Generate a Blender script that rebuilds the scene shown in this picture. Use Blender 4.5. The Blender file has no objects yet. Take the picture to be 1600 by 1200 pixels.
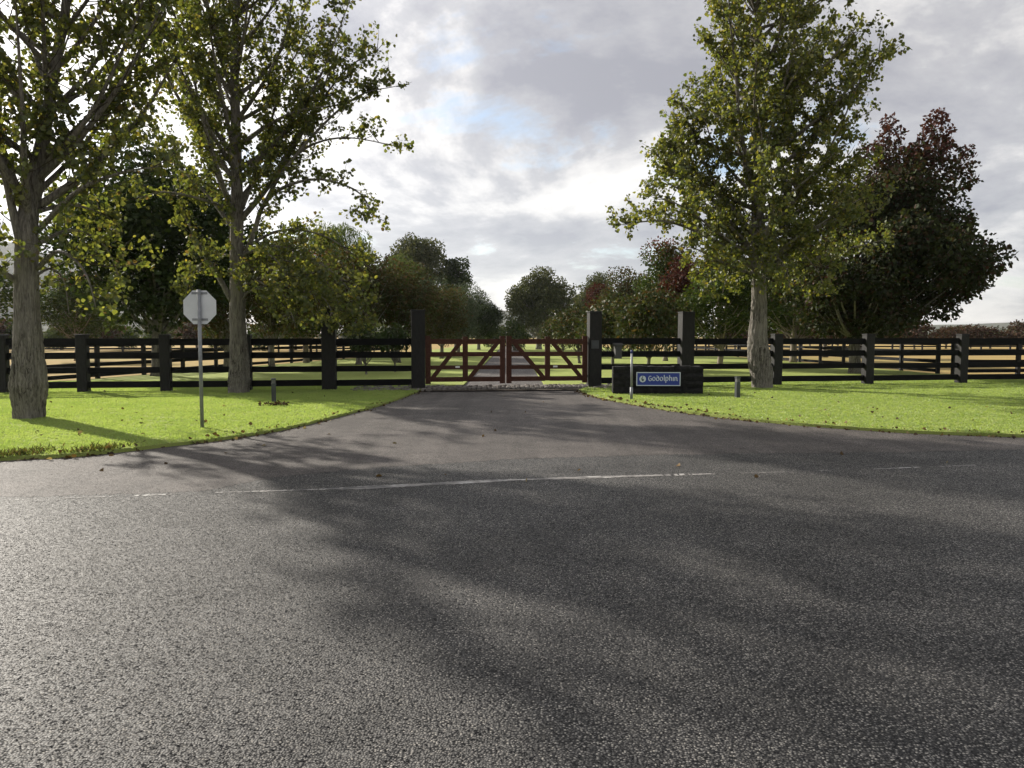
import bpy, math, random
import numpy as np
from mathutils import Vector, Matrix

scene = bpy.context.scene
col = scene.collection
R = math.radians

# ---------------------------------------------------------------- camera
FPX, PITCH, CAMH = 1180.0, math.atan(75/1180.0), 1.55
cam_d = bpy.data.cameras.new('camera'); cam = bpy.data.objects.new('camera', cam_d); col.objects.link(cam)
cam.location = (0, 0, CAMH); cam.rotation_euler = (R(90) - PITCH, 0, 0)
cam_d.sensor_width = 36; cam_d.lens = 36*FPX/1600; cam_d.clip_start = .1; cam_d.clip_end = 9000
scene.camera = cam
scene.render.resolution_x, scene.render.resolution_y = 1024, 768

# ---------------------------------------------------------------- sun, sky, exposure
SUN_AZ, SUN_EL = R(49), R(26)            # degrees left of the view axis, height
to_sun = Vector((-math.sin(SUN_AZ)*math.cos(SUN_EL), math.cos(SUN_AZ)*math.cos(SUN_EL), math.sin(SUN_EL)))
sl = bpy.data.lights.new('sun', 'SUN'); sl.energy = 5.0; sl.angle = R(.95); sl.color = (1, .93, .82)
so = bpy.data.objects.new('sun', sl); col.objects.link(so)
so.rotation_euler = (-to_sun).to_track_quat('-Z', 'Y').to_euler(); so.location = to_sun*60
scene.view_settings.view_transform = 'Standard'; scene.view_settings.look = 'None'
scene.view_settings.gamma = 1; scene.view_settings.use_curve_mapping = False
scene.view_settings.exposure = .85

world = bpy.data.worlds.new('World'); scene.world = world; world.use_nodes = True
nt = world.node_tree; nt.nodes.clear()
def N(nt, typ, **kw):
    n = nt.nodes.new(typ)
    for k, v in kw.items():
        if k.startswith('i_'):
            key = k[2:]; n.inputs[int(key) if key.isdigit() else key.replace('_', ' ')].default_value = v
        else: setattr(n, k, v)
    return n
def ramp(nt, pts, interp='LINEAR'):
    n = nt.nodes.new('ShaderNodeValToRGB'); cr = n.color_ramp; cr.interpolation = interp
    while len(cr.elements) < len(pts): cr.elements.new(.5)
    for e, (p, c) in zip(cr.elements, pts):
        e.position = p; e.color = (c, c, c, 1) if isinstance(c, (int, float)) else (*c, 1)
    return n
def M(nt, op, a, b=None, c=None):
    n = nt.nodes.new('ShaderNodeMath'); n.operation = op
    for i, v in enumerate((a, b, c)):
        if v is None: continue
        if isinstance(v, (int, float)): n.inputs[i].default_value = v
        else: nt.links.new(v, n.inputs[i])
    return n.outputs[0]
def mixc(nt, f, a, b, mode='MIX'):
    n = nt.nodes.new('ShaderNodeMix'); n.data_type = 'RGBA'; n.blend_type = mode
    for i, v in ((0, f), (6, a), (7, b)):
        if isinstance(v, (int, float)): n.inputs[i].default_value = v
        elif isinstance(v, tuple): n.inputs[i].default_value = (*v, 1)
        else: nt.links.new(v, n.inputs[i])
    return n.outputs[2]
L = nt.links.new
sky = N(nt, 'ShaderNodeTexSky', sky_type='NISHITA', sun_disc=False, sun_elevation=SUN_EL, sun_rotation=-SUN_AZ)
bg_sky = N(nt, 'ShaderNodeBackground', i_Strength=.09); L(sky.outputs[0], bg_sky.inputs[0])
tc = N(nt, 'ShaderNodeTexCoord'); sep = N(nt, 'ShaderNodeSeparateXYZ'); L(tc.outputs['Generated'], sep.inputs[0])
zc = M(nt, 'ADD', M(nt, 'MAXIMUM', sep.outputs[2], 0.0), .34)
cmb = N(nt, 'ShaderNodeCombineXYZ'); L(M(nt, 'DIVIDE', sep.outputs[0], zc), cmb.inputs[0]); L(M(nt, 'DIVIDE', sep.outputs[1], zc), cmb.inputs[1])
mp = N(nt, 'ShaderNodeMapping'); mp.inputs['Location'].default_value = (12.7, 4.4, 0); mp.inputs['Rotation'].default_value = (0, 0, R(25)); mp.inputs['Scale'].default_value = (.85, .95, 1)
L(cmb.outputs[0], mp.inputs[0])
n1 = N(nt, 'ShaderNodeTexNoise', i_Scale=2.3, i_Detail=12.0, i_Roughness=.62, i_Distortion=.25); L(mp.outputs[0], n1.inputs['Vector'])
n2 = N(nt, 'ShaderNodeTexNoise', i_Scale=1.7, i_Detail=11.0, i_Roughness=.6, i_Distortion=.35); L(mp.outputs[0], n2.inputs['Vector'])
cover = ramp(nt, [(.35, 0.0), (.44, 1.0)]); L(n1.outputs[0], cover.inputs[0])
# thick cloud is grey underneath, thin cloud near white
shade = ramp(nt, [(.43, (.70, .68, .655)), (.485, (.54, .53, .525)), (.525, (.37, .37, .39)), (.60, (.25, .255, .29))])
L(M(nt, 'ADD', M(nt, 'MULTIPLY', n2.outputs[0], .72), M(nt, 'MULTIPLY', n1.outputs[0], .30)), shade.inputs[0])
# light scattered forward through the cloud around the sun
dt = N(nt, 'ShaderNodeVectorMath', operation='DOT_PRODUCT'); L(tc.outputs['Generated'], dt.inputs[0]); dt.inputs[1].default_value = to_sun
glow = M(nt, 'POWER', M(nt, 'MAXIMUM', dt.outputs['Value'], 0.0), 7.0)
glow = M(nt, 'ADD', M(nt, 'MULTIPLY', glow, 1.2), .84)
vm = N(nt, 'ShaderNodeVectorMath', operation='SCALE'); L(shade.outputs[0], vm.inputs[0]); L(glow, vm.inputs['Scale'])
bg_cl = N(nt, 'ShaderNodeBackground', i_Strength=1.0); L(vm.outputs[0], bg_cl.inputs[0])
# cloud deck thins towards the horizon
hz = ramp(nt, [(0.0, .80), (.14, .92), (.3, 1.0)]); L(sep.outputs[2], hz.inputs[0])
mx = N(nt, 'ShaderNodeMixShader'); L(M(nt, 'MULTIPLY', cover.outputs[0], hz.outputs[0]), mx.inputs[0]); L(bg_sky.outputs[0], mx.inputs[1]); L(bg_cl.outputs[0], mx.inputs[2])
wo = N(nt, 'ShaderNodeOutputWorld'); L(mx.outputs[0], wo.inputs[0])

# ---------------------------------------------------------------- helpers
def ray(px, py):
    c, s = math.cos(PITCH), math.sin(PITCH); u = (600-py)/FPX
    return Vector(((px-800)/FPX, c + s*u, -s + c*u))
def at(px, py, Y):
    r = ray(px, py); return Vector((0, 0, CAMH)) + r*(Y/r.y)
def gnd(px, py, z=0.0):
    r = ray(px, py); return Vector((0, 0, CAMH)) + r*((z-CAMH)/r.z)
def tag(o, label=None, cat=None, group=None, kind=None):
    for k, v in (('label', label), ('category', cat), ('group', group), ('kind', kind)):
        if v: o[k] = v
    return o
def empty(name, loc, rz=0):
    o = bpy.data.objects.new(name, None); col.objects.link(o); o.location = loc; o.rotation_euler = (0, 0, rz); o.empty_display_size = .2
    return o
def mesh_obj(name, V, F, mat, parent=None, smooth=False, loc=None):
    me = bpy.data.meshes.new(name); me.from_pydata([tuple(v) for v in V], [], F); me.update()
    if mat: me.materials.append(mat)
    if smooth: me.polygons.foreach_set('use_smooth', [True]*len(me.polygons))
    o = bpy.data.objects.new(name, me); col.objects.link(o)
    if parent: o.parent = parent
    if loc is not None: o.location = loc
    return o
class MB:
    def __init__(s): s.V, s.F = [], []
    def add(s, V, F):
        n = len(s.V); s.V += [tuple(v) for v in V]; s.F += [tuple(i+n for i in f) for f in F]; return s
    def box(s, x0, x1, y0, y1, z0, z1, b=0.0):
        """box, its upright edges and top chamfered by b"""
        if b <= 0:
            V = [(x, y, z) for z in (z0, z1) for x, y in ((x0, y0), (x1, y0), (x1, y1), (x0, y1))]
            return s.add(V, [(3,2,1,0), (4,5,6,7), (0,1,5,4), (1,2,6,5), (2,3,7,6), (3,0,4,7)])
        o = [(x0+b, y0), (x1-b, y0), (x1, y0+b), (x1, y1-b), (x1-b, y1), (x0+b, y1), (x0, y1-b), (x0, y0+b)]
        i = [(min(max(x, x0+b), x1-b), min(max(y, y0+b), y1-b)) for x, y in o]
        i = [(x0+b*1.6 if x < x0+b*1.01 else x1-b*1.6 if x > x1-b*1.01 else x, y0+b*1.6 if y < y0+b*1.01 else y1-b*1.6 if y > y1-b*1.01 else y) for x, y in i]
        V = [(x, y, z0) for x, y in o] + [(x, y, z1-b) for x, y in o] + [(x, y, z1) for x, y in i]
        F = [tuple(range(7, -1, -1)), tuple(range(16, 24))]
        for k in range(8):
            j = (k+1) % 8; F += [(k, j, j+8, k+8), (k+8, j+8, j+16, k+16)]
        return s.add(V, F)
    def cyl(s, p0, p1, r0, r1, n=12):
        V, F = tube([p0, p1], [r0, r1], n); return s.add(V, F)
    def build(s, name, mat, parent=None, smooth=False, loc=None): return mesh_obj(name, s.V, s.F, mat, parent, smooth, loc)
def tube(P, rad, n=6, cap=True):
    P = np.array([tuple(p) for p in P], float); m = len(P)
    T = np.gradient(P, axis=0); T /= np.linalg.norm(T, axis=1)[:, None] + 1e-9
    ref = np.array((0, 0, 1.)) if abs(T[:, 2]).mean() < .8 else np.array((1., 0, 0))
    A = np.cross(T, ref); A /= np.linalg.norm(A, axis=1)[:, None] + 1e-9
    B = np.cross(T, A); a = np.arange(n)*2*math.pi/n
    rad = np.array(rad, float)
    rr = rad[:, None] if rad.ndim == 1 else rad
    V = P[:, None, :] + rr[:, :, None]*(np.cos(a)[None, :, None]*A[:, None, :] + np.sin(a)[None, :, None]*B[:, None, :])
    F = [(i*n+k, (i+1)*n+k, (i+1)*n+(k+1) % n, i*n+(k+1) % n) for i in range(m-1) for k in range(n)]
    if cap: F += [tuple(range(n)), tuple((m-1)*n+k for k in range(n-1, -1, -1))]
    return V.reshape(-1, 3), F
def smooth_path(pts, n):
    """Catmull-Rom through the points"""
    P = [Vector(p) for p in pts]; P = [P[0]*2-P[1]] + P + [P[-1]*2-P[-2]]; out = []; m = len(P)-3
    for k in range(n):
        t = k/(n-1)*m; i = min(int(t), m-1); t -= i; a, b, c, d = P[i:i+4]
        out.append(.5*((2*b) + (c-a)*t + (2*a-5*b+4*c-d)*t*t + (3*b-a-3*c+d)*t**3))
    return out

# ---------------------------------------------------------------- materials
def mat(name):
    m = bpy.data.materials.new(name); m.use_nodes = True; m.node_tree.nodes.clear(); return m, m.node_tree
def finish(nt, sh):
    o = nt.nodes.new('ShaderNodeOutputMaterial'); nt.links.new(sh, o.inputs[0])
def pos(nt): return N(nt, 'ShaderNodeNewGeometry').outputs['Position']
def objco(nt): return N(nt, 'ShaderNodeTexCoord').outputs['Object']
def noise(nt, co, scale, detail=4.0, rough=.55, dist=0.0, sc=None):
    if sc:
        m = N(nt, 'ShaderNodeMapping'); m.inputs['Scale'].default_value = sc; nt.links.new(co, m.inputs[0]); co = m.outputs[0]
    n = N(nt, 'ShaderNodeTexNoise', i_Scale=scale, i_Detail=detail, i_Roughness=rough, i_Distortion=dist); nt.links.new(co, n.inputs['Vector']); return n.outputs[0]
def bsdf(nt, colr, rough=.7, spec=.3, metal=0.0, bump=None, bs=.5, bd=.02):
    b = N(nt, 'ShaderNodeBsdfPrincipled', i_Roughness=rough if isinstance(rough, float) else .5, i_Metallic=metal); b.inputs['Specular IOR Level'].default_value = spec
    if not isinstance(rough, float): nt.links.new(rough, b.inputs['Roughness'])
    if isinstance(colr, tuple): b.inputs['Base Color'].default_value = (*colr, 1)
    else: nt.links.new(colr, b.inputs['Base Color'])
    if bump is not None:
        bn = N(nt, 'ShaderNodeBump', i_Strength=bs, i_Distance=bd); nt.links.new(bump, bn.inputs['Height']); nt.links.new(bn.outputs[0], b.inputs['Normal'])
    return b.outputs[0]
def rc(nt, v, pts):
    r = ramp(nt, pts); nt.links.new(v, r.inputs[0]); return r.outputs[0]

def paint(name, c, rough=.6, spec=.3, metal=0.0, var=.25, scale=6.0, sc=None, bs=.3, bd=.01):
    m, t = mat(name); n = noise(t, objco(t), scale, 5.0, .6, .2, sc)
    lo = tuple(x*(1-var) for x in c); hi = tuple(min(1, x*(1+var)) for x in c)
    finish(t, bsdf(t, rc(t, n, [(.3, lo), (.7, hi)]), rough, spec, metal, n, bs, bd)); return m

def m_leaf(name, trans=.52, gloss=.035, rough=.5, tint=(1.6, 1.5, .75)):
    m, t = mat(name); a = N(t, 'ShaderNodeAttribute', attribute_name='leafcol')
    d = N(t, 'ShaderNodeBsdfDiffuse'); t.links.new(a.outputs['Color'], d.inputs[0])
    tr = N(t, 'ShaderNodeBsdfTranslucent'); t.links.new(mixc(t, 1.0, a.outputs['Color'], tint, 'MULTIPLY'), tr.inputs[0])
    g = N(t, 'ShaderNodeBsdfGlossy', i_Roughness=rough)
    g.inputs[0].default_value = (1, 1, 1, 1)
    m1 = N(t, 'ShaderNodeMixShader', i_0=trans); t.links.new(d.outputs[0], m1.inputs[1]); t.links.new(tr.outputs[0], m1.inputs[2])
    m2 = N(t, 'ShaderNodeMixShader', i_0=gloss); t.links.new(m1.outputs[0], m2.inputs[1]); t.links.new(g.outputs[0], m2.inputs[2])
    finish(t, m2.outputs[0]); return m
LEAF = m_leaf('leaf'); LEAF_FAR = m_leaf('leaf_far', .24, .012, .6)
LEAF_GLOSSY = m_leaf('leaf_glossy', .16, .018, .45)

def m_bark(name, dark, light, sc=(9, 9, 1.6), bs=1.0):
    m, t = mat(name); o = objco(t)
    n = noise(t, o, 2.0, 7.0, .65, 1.2, sc); n2 = noise(t, o, 1.3, 3.0)
    c = mixc(t, rc(t, n2, [(.4, 0.0), (.65, .55)]), rc(t, n, [(.38, dark), (.60, light)]), tuple(x*1.15 for x in light))
    finish(t, bsdf(t, c, .95, .08, 0.0, n, bs, .07)); return m
BARK = m_bark('bark_grey', (.03, .026, .022), (.26, .24, .21), (13, 13, 1.5), 1.0)
BARK_PALE = m_bark('bark_pale', (.10, .085, .07), (.30, .26, .21), bs=.4)
BARK_DARK = m_bark('bark_dark', (.03, .025, .02), (.09, .075, .06))

FENCE = paint('black_stained_timber', (.0065, .0065, .007), .8, .12, 0, .45, 5.0, (1, 1, 4), .5)
FENCE_END = paint('weathered_black_timber', (.0115, .011, .0104), .62, .26, 0, .5, 7.0, (3, 3, 1), .6)
GATE = paint('red_brown_timber', (.062, .0265, .0175), .8, .15, 0, .3, 6.0, (3, 3, 3), .4)
STEEL = paint('galvanised_steel', (.23, .24, .25), .55, .4, .3, .2, 12.0)
SIGN_BACK = paint('sign_back_aluminium', (.58, .60, .62), .5, .4, .25, .08, 4.0)
DARK_METAL = paint('dark_bollard_metal', (.045, .05, .055), .45, .5, .2, .2)
BLUE_CAP = paint('blue_cap', (.03, .04, .16), .5)
WHITE = paint('white_label', (.7, .7, .68), .5, .4, 0, .05)
SIGN_BLUE = paint('sign_blue', (.012, .035, .25), .4, .45, 0, .06)
SIGN_PALE = paint('sign_pale', (.55, .60, .66), .45, .4, 0, .05)
SIGN_INK = paint('sign_ink', (.015, .05, .06), .5)
BASALT = paint('basalt', (.017, .0165, .017), .9, .12, 0, .55, 9.0, None, .9, .03)
BOX_GREY = paint('letterbox_metal', (.07, .07, .068), .6, .3, .1, .25)
COBBLE = paint('cobble_stone', (.16, .145, .13), .85, .2, 0, .5, 4.0, None, .8, .03)

def chips(t, p, scale, tilt, bump_d, c, rough, spec):
    """surface of small stones: each cell of the pattern is a stone with its own tilt"""
    w = N(t, 'ShaderNodeTexNoise', i_Scale=scale*.5, i_Detail=2.0); t.links.new(p, w.inputs['Vector'])
    wv = N(t, 'ShaderNodeVectorMath', operation='SCALE'); t.links.new(w.outputs['Color'], wv.inputs[0]); wv.inputs['Scale'].default_value = .9/scale
    ad = N(t, 'ShaderNodeVectorMath', operation='ADD'); t.links.new(p, ad.inputs[0]); t.links.new(wv.outputs[0], ad.inputs[1])
    v = N(t, 'ShaderNodeTexVoronoi', i_Scale=scale); t.links.new(ad.outputs[0], v.inputs['Vector'])
    sp = N(t, 'ShaderNodeSeparateColor'); t.links.new(v.outputs['Color'], sp.inputs[0])
    base = c(v, sp)
    bp = N(t, 'ShaderNodeBump', i_Strength=1.0, i_Distance=bump_d); t.links.new(M(t, 'ADD', M(t, 'MULTIPLY', v.outputs['Distance'], -.8), M(t, 'MULTIPLY', sp.outputs[2], .5)), bp.inputs['Height'])
    sb = N(t, 'ShaderNodeVectorMath', operation='SUBTRACT'); t.links.new(v.outputs['Color'], sb.inputs[0]); sb.inputs[1].default_value = (.5, .5, .5)
    sc_ = N(t, 'ShaderNodeVectorMath', operation='SCALE'); t.links.new(sb.outputs[0], sc_.inputs[0]); sc_.inputs['Scale'].default_value = tilt
    an = N(t, 'ShaderNodeVectorMath', operation='ADD'); t.links.new(bp.outputs[0], an.inputs[0]); t.links.new(sc_.outputs[0], an.inputs[1])
    nn = N(t, 'ShaderNodeVectorMath', operation='NORMALIZE'); t.links.new(an.outputs[0], nn.inputs[0])
    bs = N(t, 'ShaderNodeBsdfPrincipled', i_Roughness=rough); bs.inputs['Specular IOR Level'].default_value = spec
    t.links.new(base, bs.inputs['Base Color']); t.links.new(nn.outputs[0], bs.inputs['Normal']); finish(t, bs.outputs[0])
def m_chipseal():
    m, t = mat('road_chipseal'); p = pos(t)
    def c(v, sp):
        k = rc(t, sp.outputs[0], [(.0, (.03, .029, .029)), (.35, (.085, .082, .078)), (.7, (.19, .181, .168)), (1, (.46, .43, .38))])
        k = mixc(t, rc(t, v.outputs['Distance'], [(.28, 0.0), (.55, .97)]), k, (.010, .010, .011))  # dark gaps between stones, the stones' tiny cast shadows painted into the colour
        big = noise(t, p, .45, 6.0, .62, .6, (1, 2.2, 1)); pat = noise(t, p, 1.3, 7.0, .72, .4)
        f = M(t, 'MULTIPLY', rc(t, big, [(.3, .85), (.68, 1.3)]), rc(t, pat, [(.40, 1.12), (.70, .68)]))
        sc_ = N(t, 'ShaderNodeVectorMath', operation='SCALE'); t.links.new(k, sc_.inputs[0]); t.links.new(f, sc_.inputs['Scale'])
        return sc_.outputs[0]
    chips(t, p, 90.0, 1.3, .010, c, .6, .22); return m
def m_drive():
    m, t = mat('driveway_asphalt'); p = pos(t)
    def c(v, sp):
        k = rc(t, sp.outputs[0], [(0, (.054, .047, .043)), (.6, (.138, .121, .110)), (1, (.29, .258, .235))])
        k = mixc(t, rc(t, v.outputs['Distance'], [(.35, 0.0), (.6, .8)]), k, (.03, .028, .027))
        big = noise(t, p, .5, 6.0, .62, .6); pat = noise(t, p, 2.2, 6.0, .7, .3)
        tr = noise(t, p, .9, 4.0, .6, .2, (2.4, .12, 1))         # darker wheel paths along the drive
        f = M(t, 'MULTIPLY', rc(t, big, [(.3, .85), (.7, 1.22)]), rc(t, pat, [(.45, 1.1), (.72, .72)]))
        f = M(t, 'MULTIPLY', f, rc(t, tr, [(.4, 1.1), (.65, .8)]))
        sc_ = N(t, 'ShaderNodeVectorMath', operation='SCALE'); t.links.new(k, sc_.inputs[0]); t.links.new(f, sc_.inputs['Scale'])
        return sc_.outputs[0]
    chips(t, p, 95.0, .8, .006, c, .7, .2); return m
def m_line():
    m, t = mat('worn_edge_line'); p = pos(t)
    n = noise(t, p, 5.0, 6.0, .7, .4); n2 = noise(t, p, .55, 3.0)
    c = rc(t, M(t, 'ADD', M(t, 'MULTIPLY', n, .6), M(t, 'MULTIPLY', n2, .5)), [(.44, (.085, .083, .08)), (.53, (.19, .18, .17)), (.66, (.46, .45, .43))])
    finish(t, bsdf(t, c, .7, .3, 0, n, .4, .006)); return m
def m_lawn():
    m, t = mat('lawn_turf'); p = pos(t)
    n = noise(t, p, 1.1, 6.0, .6, .4); n2 = noise(t, p, 40.0, 3.0, .7)
    c = mixc(t, rc(t, n, [(.3, 0.0), (.7, 1.0)]), (.24, .295, .078), (.32, .365, .11))
    c = mixc(t, rc(t, n2, [(.35, 0.0), (.8, .6)]), c, (.18, .21, .05))
    finish(t, bsdf(t, c, .9, .1, 0, n2, .8, .03)); return m
def m_paddock():
    m, t = mat('dry_paddock_grass'); p = pos(t)
    n = noise(t, p, .06, 7.0, .62, .5); n2 = noise(t, p, 4.0, 6.0, .7)
    c = rc(t, n, [(.3, (.30, .22, .09)), (.5, (.36, .26, .11)), (.7, (.26, .225, .085))])
    c = mixc(t, rc(t, n2, [(.35, 0.0), (.75, .5)]), c, (.20, .15, .065))
    finish(t, bsdf(t, c, .95, .05, 0, n2, .8, .06)); return m
def m_hill():
    m, t = mat('hill_scrub'); p = pos(t)
    n = noise(t, p, .02, 8.0, .65, .4)
    finish(t, bsdf(t, rc(t, n, [(.35, (.035, .045, .025)), (.55, (.06, .065, .035)), (.75, (.12, .105, .06))]), .95, .05, 0, n, 1.0, 6.0)); return m
ROAD, DRIVE, LINE, LAWN, PADDOCK, HILL = m_chipseal(), m_drive(), m_line(), m_lawn(), m_paddock(), m_hill()

# ---------------------------------------------------------------- ground
random.seed(4); rng = np.random.default_rng(11)
def sheet(name, pts, z, m, kind='structure'):
    o = mesh_obj(name, [(p[0], p[1], z) for p in pts], [tuple(range(len(pts)))], m); tag(o, kind=kind); return o
G = 3100
sheet('ground', [(-G, -200), (G, -200), (G, G), (-G, G)], -.10, PADDOCK)
U = Vector((1, .15)).normalized()                           # the way fence and road run
def fence_y(x): return 22.75 + .15*x
Lw = -.05                                                   # the asphalt lies below the lawn
edgeL = [gnd(px, py, 0) for px, py in ((-520, 741), (-300, 733), (0, 714), (100, 709), (180, 702), (330, 685), (400, 675), (460, 664), (540, 645), (600, 629), (640, 615), (663, 606.5))]
edgeR = [gnd(px, py, 0) for px, py in ((905, 609.5), (925, 616), (960, 624), (1050, 639), (1200, 656.5), (1400, 671), (1600, 678.5), (1900, 688), (2300, 700))]
eL = smooth_path(edgeL, 90); eR = smooth_path(edgeR, 70)
def jit(P, a):
    return [Vector((p.x + random.uniform(-a, a), p.y + random.uniform(-a, a), 0)) for p in P]
eL, eR = jit(eL, .018), jit(eR, .02)
line_px = [(-400, 797), (0, 782), (300, 771), (560, 762), (800, 750), (1050, 742), (1300, 735), (1600, 724), (2000, 713)]
lineP = smooth_path([gnd(x, y, Lw) for x, y in line_px], 120)
seal = smooth_path([gnd(x, y, Lw) for x, y in ((-400, 793), (0, 778), (300, 766), (400, 751), (560, 734), (800, 716), (1000, 712), (1250, 708), (1600, 701), (2000, 692))], 420)
sheet('road', [(-90, -12), (90, -12), (90, 30), (-90, -3)], Lw - .003, ROAD)
drv = [(p.x, p.y + random.uniform(-.05, .05) + .07*math.sin(i*.047) + .035*math.sin(i*.191+1)*math.sin(i*.037)) for i, p in enumerate(seal)]
sheet('driveway', [(-40, 0.9)] + drv + [(40, 17), (40, 22), (2.6, 22.9), (1.05, 24), (1.05, 140), (-1.55, 140), (-1.55, 23.5), (-3.2, 21.9), (-40, 15)], Lw - .0015, DRIVE)
# the worn line along the edge of the road
LN = smooth_path([gnd(x, y, Lw) for x, y in line_px], 700); LX = [800 + p.x/p.y*FPX for p in LN]; V, F = [], []; rl = random.Random(31)
for i, (p, px) in enumerate(zip(LN, LX)):
    k = float(np.interp(px, [-400, 0, 350, 480, 560, 900, 1060, 1120, 1500, 1560, 1700], [.1, .12, .25, .6, 1, 1, .75, .15, .08, .3, .3]))
    a = (.022 + .05*k + .09*max(0, k-.6))*(1 + .5*math.sin(i*.073+.4)*math.sin(i*.031)) + rl.uniform(-.014, .014)
    V += [(p.x, p.y - max(.008, a)*.6 + rl.uniform(-.01, .01), Lw), (p.x, p.y + max(.008, a)*.6 + rl.uniform(-.01, .01), Lw)]
    brk = math.sin(i*.19) + math.sin(i*.071+2) + rl.uniform(-.9, .9)
    if i and brk < 3.0*k - .55: F.append((2*i-2, 2*i, 2*i+1, 2*i-1))
tag(mesh_obj('road_edge_line', V, F, LINE), kind='structure')
# lawns: slabs with a cut edge a few centimetres above the asphalt
GL, GR = Vector((-3.05, fence_y(-3.05), 0)), Vector((2.85, fence_y(2.85), 0))
inL, inR = [(-1.55, 24.1), (-1.55, 140)], [(1.05, 140), (1.05, 24.1)]
lawnL = [(p.x, p.y) for p in eL] + [(-3.0, 23.3)] + inL + [(-7, 140), (-10, 60), (-15.6, 24.9), (-60, 16)]
lawnR = inR + [(2.6, 23.9)] + [(p.x, p.y) for p in eR] + [(60, 30), (19.6, 29.6), (17.6, 31), (16.5, 60), (11, 140)]
from mathutils.geometry import tessellate_polygon
def slab(name, pts, z0, z1, m):
    V = [(x, y, z1) for x, y in pts] + [(x, y, z0) for x, y in pts]; n = len(pts)
    F = [tuple(f) for f in tessellate_polygon([[Vector((x, y, 0)) for x, y in pts]])]
    F += [(i, (i+1) % n, (i+1) % n + n, i + n) for i in range(n)]
    return tag(mesh_obj(name, V, F, m), kind='structure')
slab('lawn', lawnL, -.09, 0.0, LAWN); slab('lawn', lawnR, -.09, 0.0, LAWN)

# ---------------------------------------------------------------- mown grass, real blades on the near lawns
def grass_field(name, region, density, seed, label):
    o = mesh_obj(name, [(x, y, -.004) for x, y in region], [tuple(f) for f in tessellate_polygon([[Vector((x, y, 0)) for x, y in region]])], None)
    tv, tf, r = [], [], random.Random(seed)
    for k in range(9):
        a = r.uniform(0, 6.28); x, y = r.uniform(-.05, .05), r.uniform(-.05, .05); h = r.uniform(.012, .03); wd = r.uniform(.005, .009)
        lx, ly = r.uniform(-.025, .025), r.uniform(-.025, .025); n = len(tv)
        tv += [(x - wd*math.cos(a), y - wd*math.sin(a), 0), (x + wd*math.cos(a), y + wd*math.sin(a), 0), (x + lx, y + ly, h)]; tf.append((n, n+1, n+2))
    me = bpy.data.meshes.new('grass_tuft'); me.from_pydata(tv, [], tf); me.materials.append(GRASS)
    src = bpy.data.objects.new('grass_tuft', me)
    ng = bpy.data.node_groups.new(name, 'GeometryNodeTree')
    ng.interface.new_socket('Geometry', in_out='INPUT', socket_type='NodeSocketGeometry'); ng.interface.new_socket('Geometry', in_out='OUTPUT', socket_type='NodeSocketGeometry')
    i, out = ng.nodes.new('NodeGroupInput'), ng.nodes.new('NodeGroupOutput')
    d = ng.nodes.new('GeometryNodeDistributePointsOnFaces'); d.inputs['Density'].default_value = density; d.inputs['Seed'].default_value = seed
    ip = ng.nodes.new('GeometryNodeInstanceOnPoints'); oi = ng.nodes.new('GeometryNodeObjectInfo'); oi.inputs['Object'].default_value = src
    rr = ng.nodes.new('FunctionNodeRandomValue'); rr.data_type = 'FLOAT_VECTOR'; rr.inputs[1].default_value = (.15, .15, 6.28); rr.inputs[0].default_value = (-.15, -.15, 0)
    rs = ng.nodes.new('FunctionNodeRandomValue'); rs.data_type = 'FLOAT'; rs.inputs[2].default_value = .7; rs.inputs[3].default_value = 1.35
    l = ng.links.new
    l(i.outputs[0], d.inputs[0]); l(d.outputs['Points'], ip.inputs['Points']); l(oi.outputs['Geometry'], ip.inputs['Instance']); l(rr.outputs[0], ip.inputs['Rotation']); l(rs.outputs[1], ip.inputs['Scale']); l(ip.outputs[0], out.inputs[0])
    md = o.modifiers.new('grass', 'NODES'); md.node_group = ng
    tag(o, label, 'grass', kind='stuff'); return o
def m_grass():
    m, t = mat('grass_blade'); p = pos(t)
    n = noise(t, p, .8, 7.0, .68, .5); n2 = noise(t, p, 9.0, 4.0, .7)
    c = mixc(t, rc(t, n, [(.3, 0.0), (.7, 1.0)]), (.22, .31, .07), (.31, .39, .11))
    c = mixc(t, rc(t, n2, [(.5, 0.0), (.8, .6)]), c, (.38, .36, .15))
    d = N(t, 'ShaderNodeBsdfDiffuse'); t.links.new(c, d.inputs[0]); tr = N(t, 'ShaderNodeBsdfTranslucent'); t.links.new(mixc(t, 1.0, c, (1.3, 1.3, .9), 'MULTIPLY'), tr.inputs[0])
    a = N(t, 'ShaderNodeMixShader', i_0=.55); t.links.new(d.outputs[0], a.inputs[1]); t.links.new(tr.outputs[0], a.inputs[2])
    g = N(t, 'ShaderNodeBsdfGlossy', i_Roughness=.45); a2 = N(t, 'ShaderNodeMixShader', i_0=.05); t.links.new(a.outputs[0], a2.inputs[1]); t.links.new(g.outputs[0], a2.inputs[2]); finish(t, a2.outputs[0]); return m
GRASS = m_grass()
grass_field('grass', [(p.x, p.y) for p in eL] + [(-3.3, 26), (-15.5, 26), (-22, 19)], 330, 3, 'short bright green mown grass left of the driveway')
grass_field('grass', [(p.x, p.y) for p in eR] + [(26, 24), (18, 29), (3.3, 27)], 260, 5, 'short bright green mown grass right of the driveway')

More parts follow.
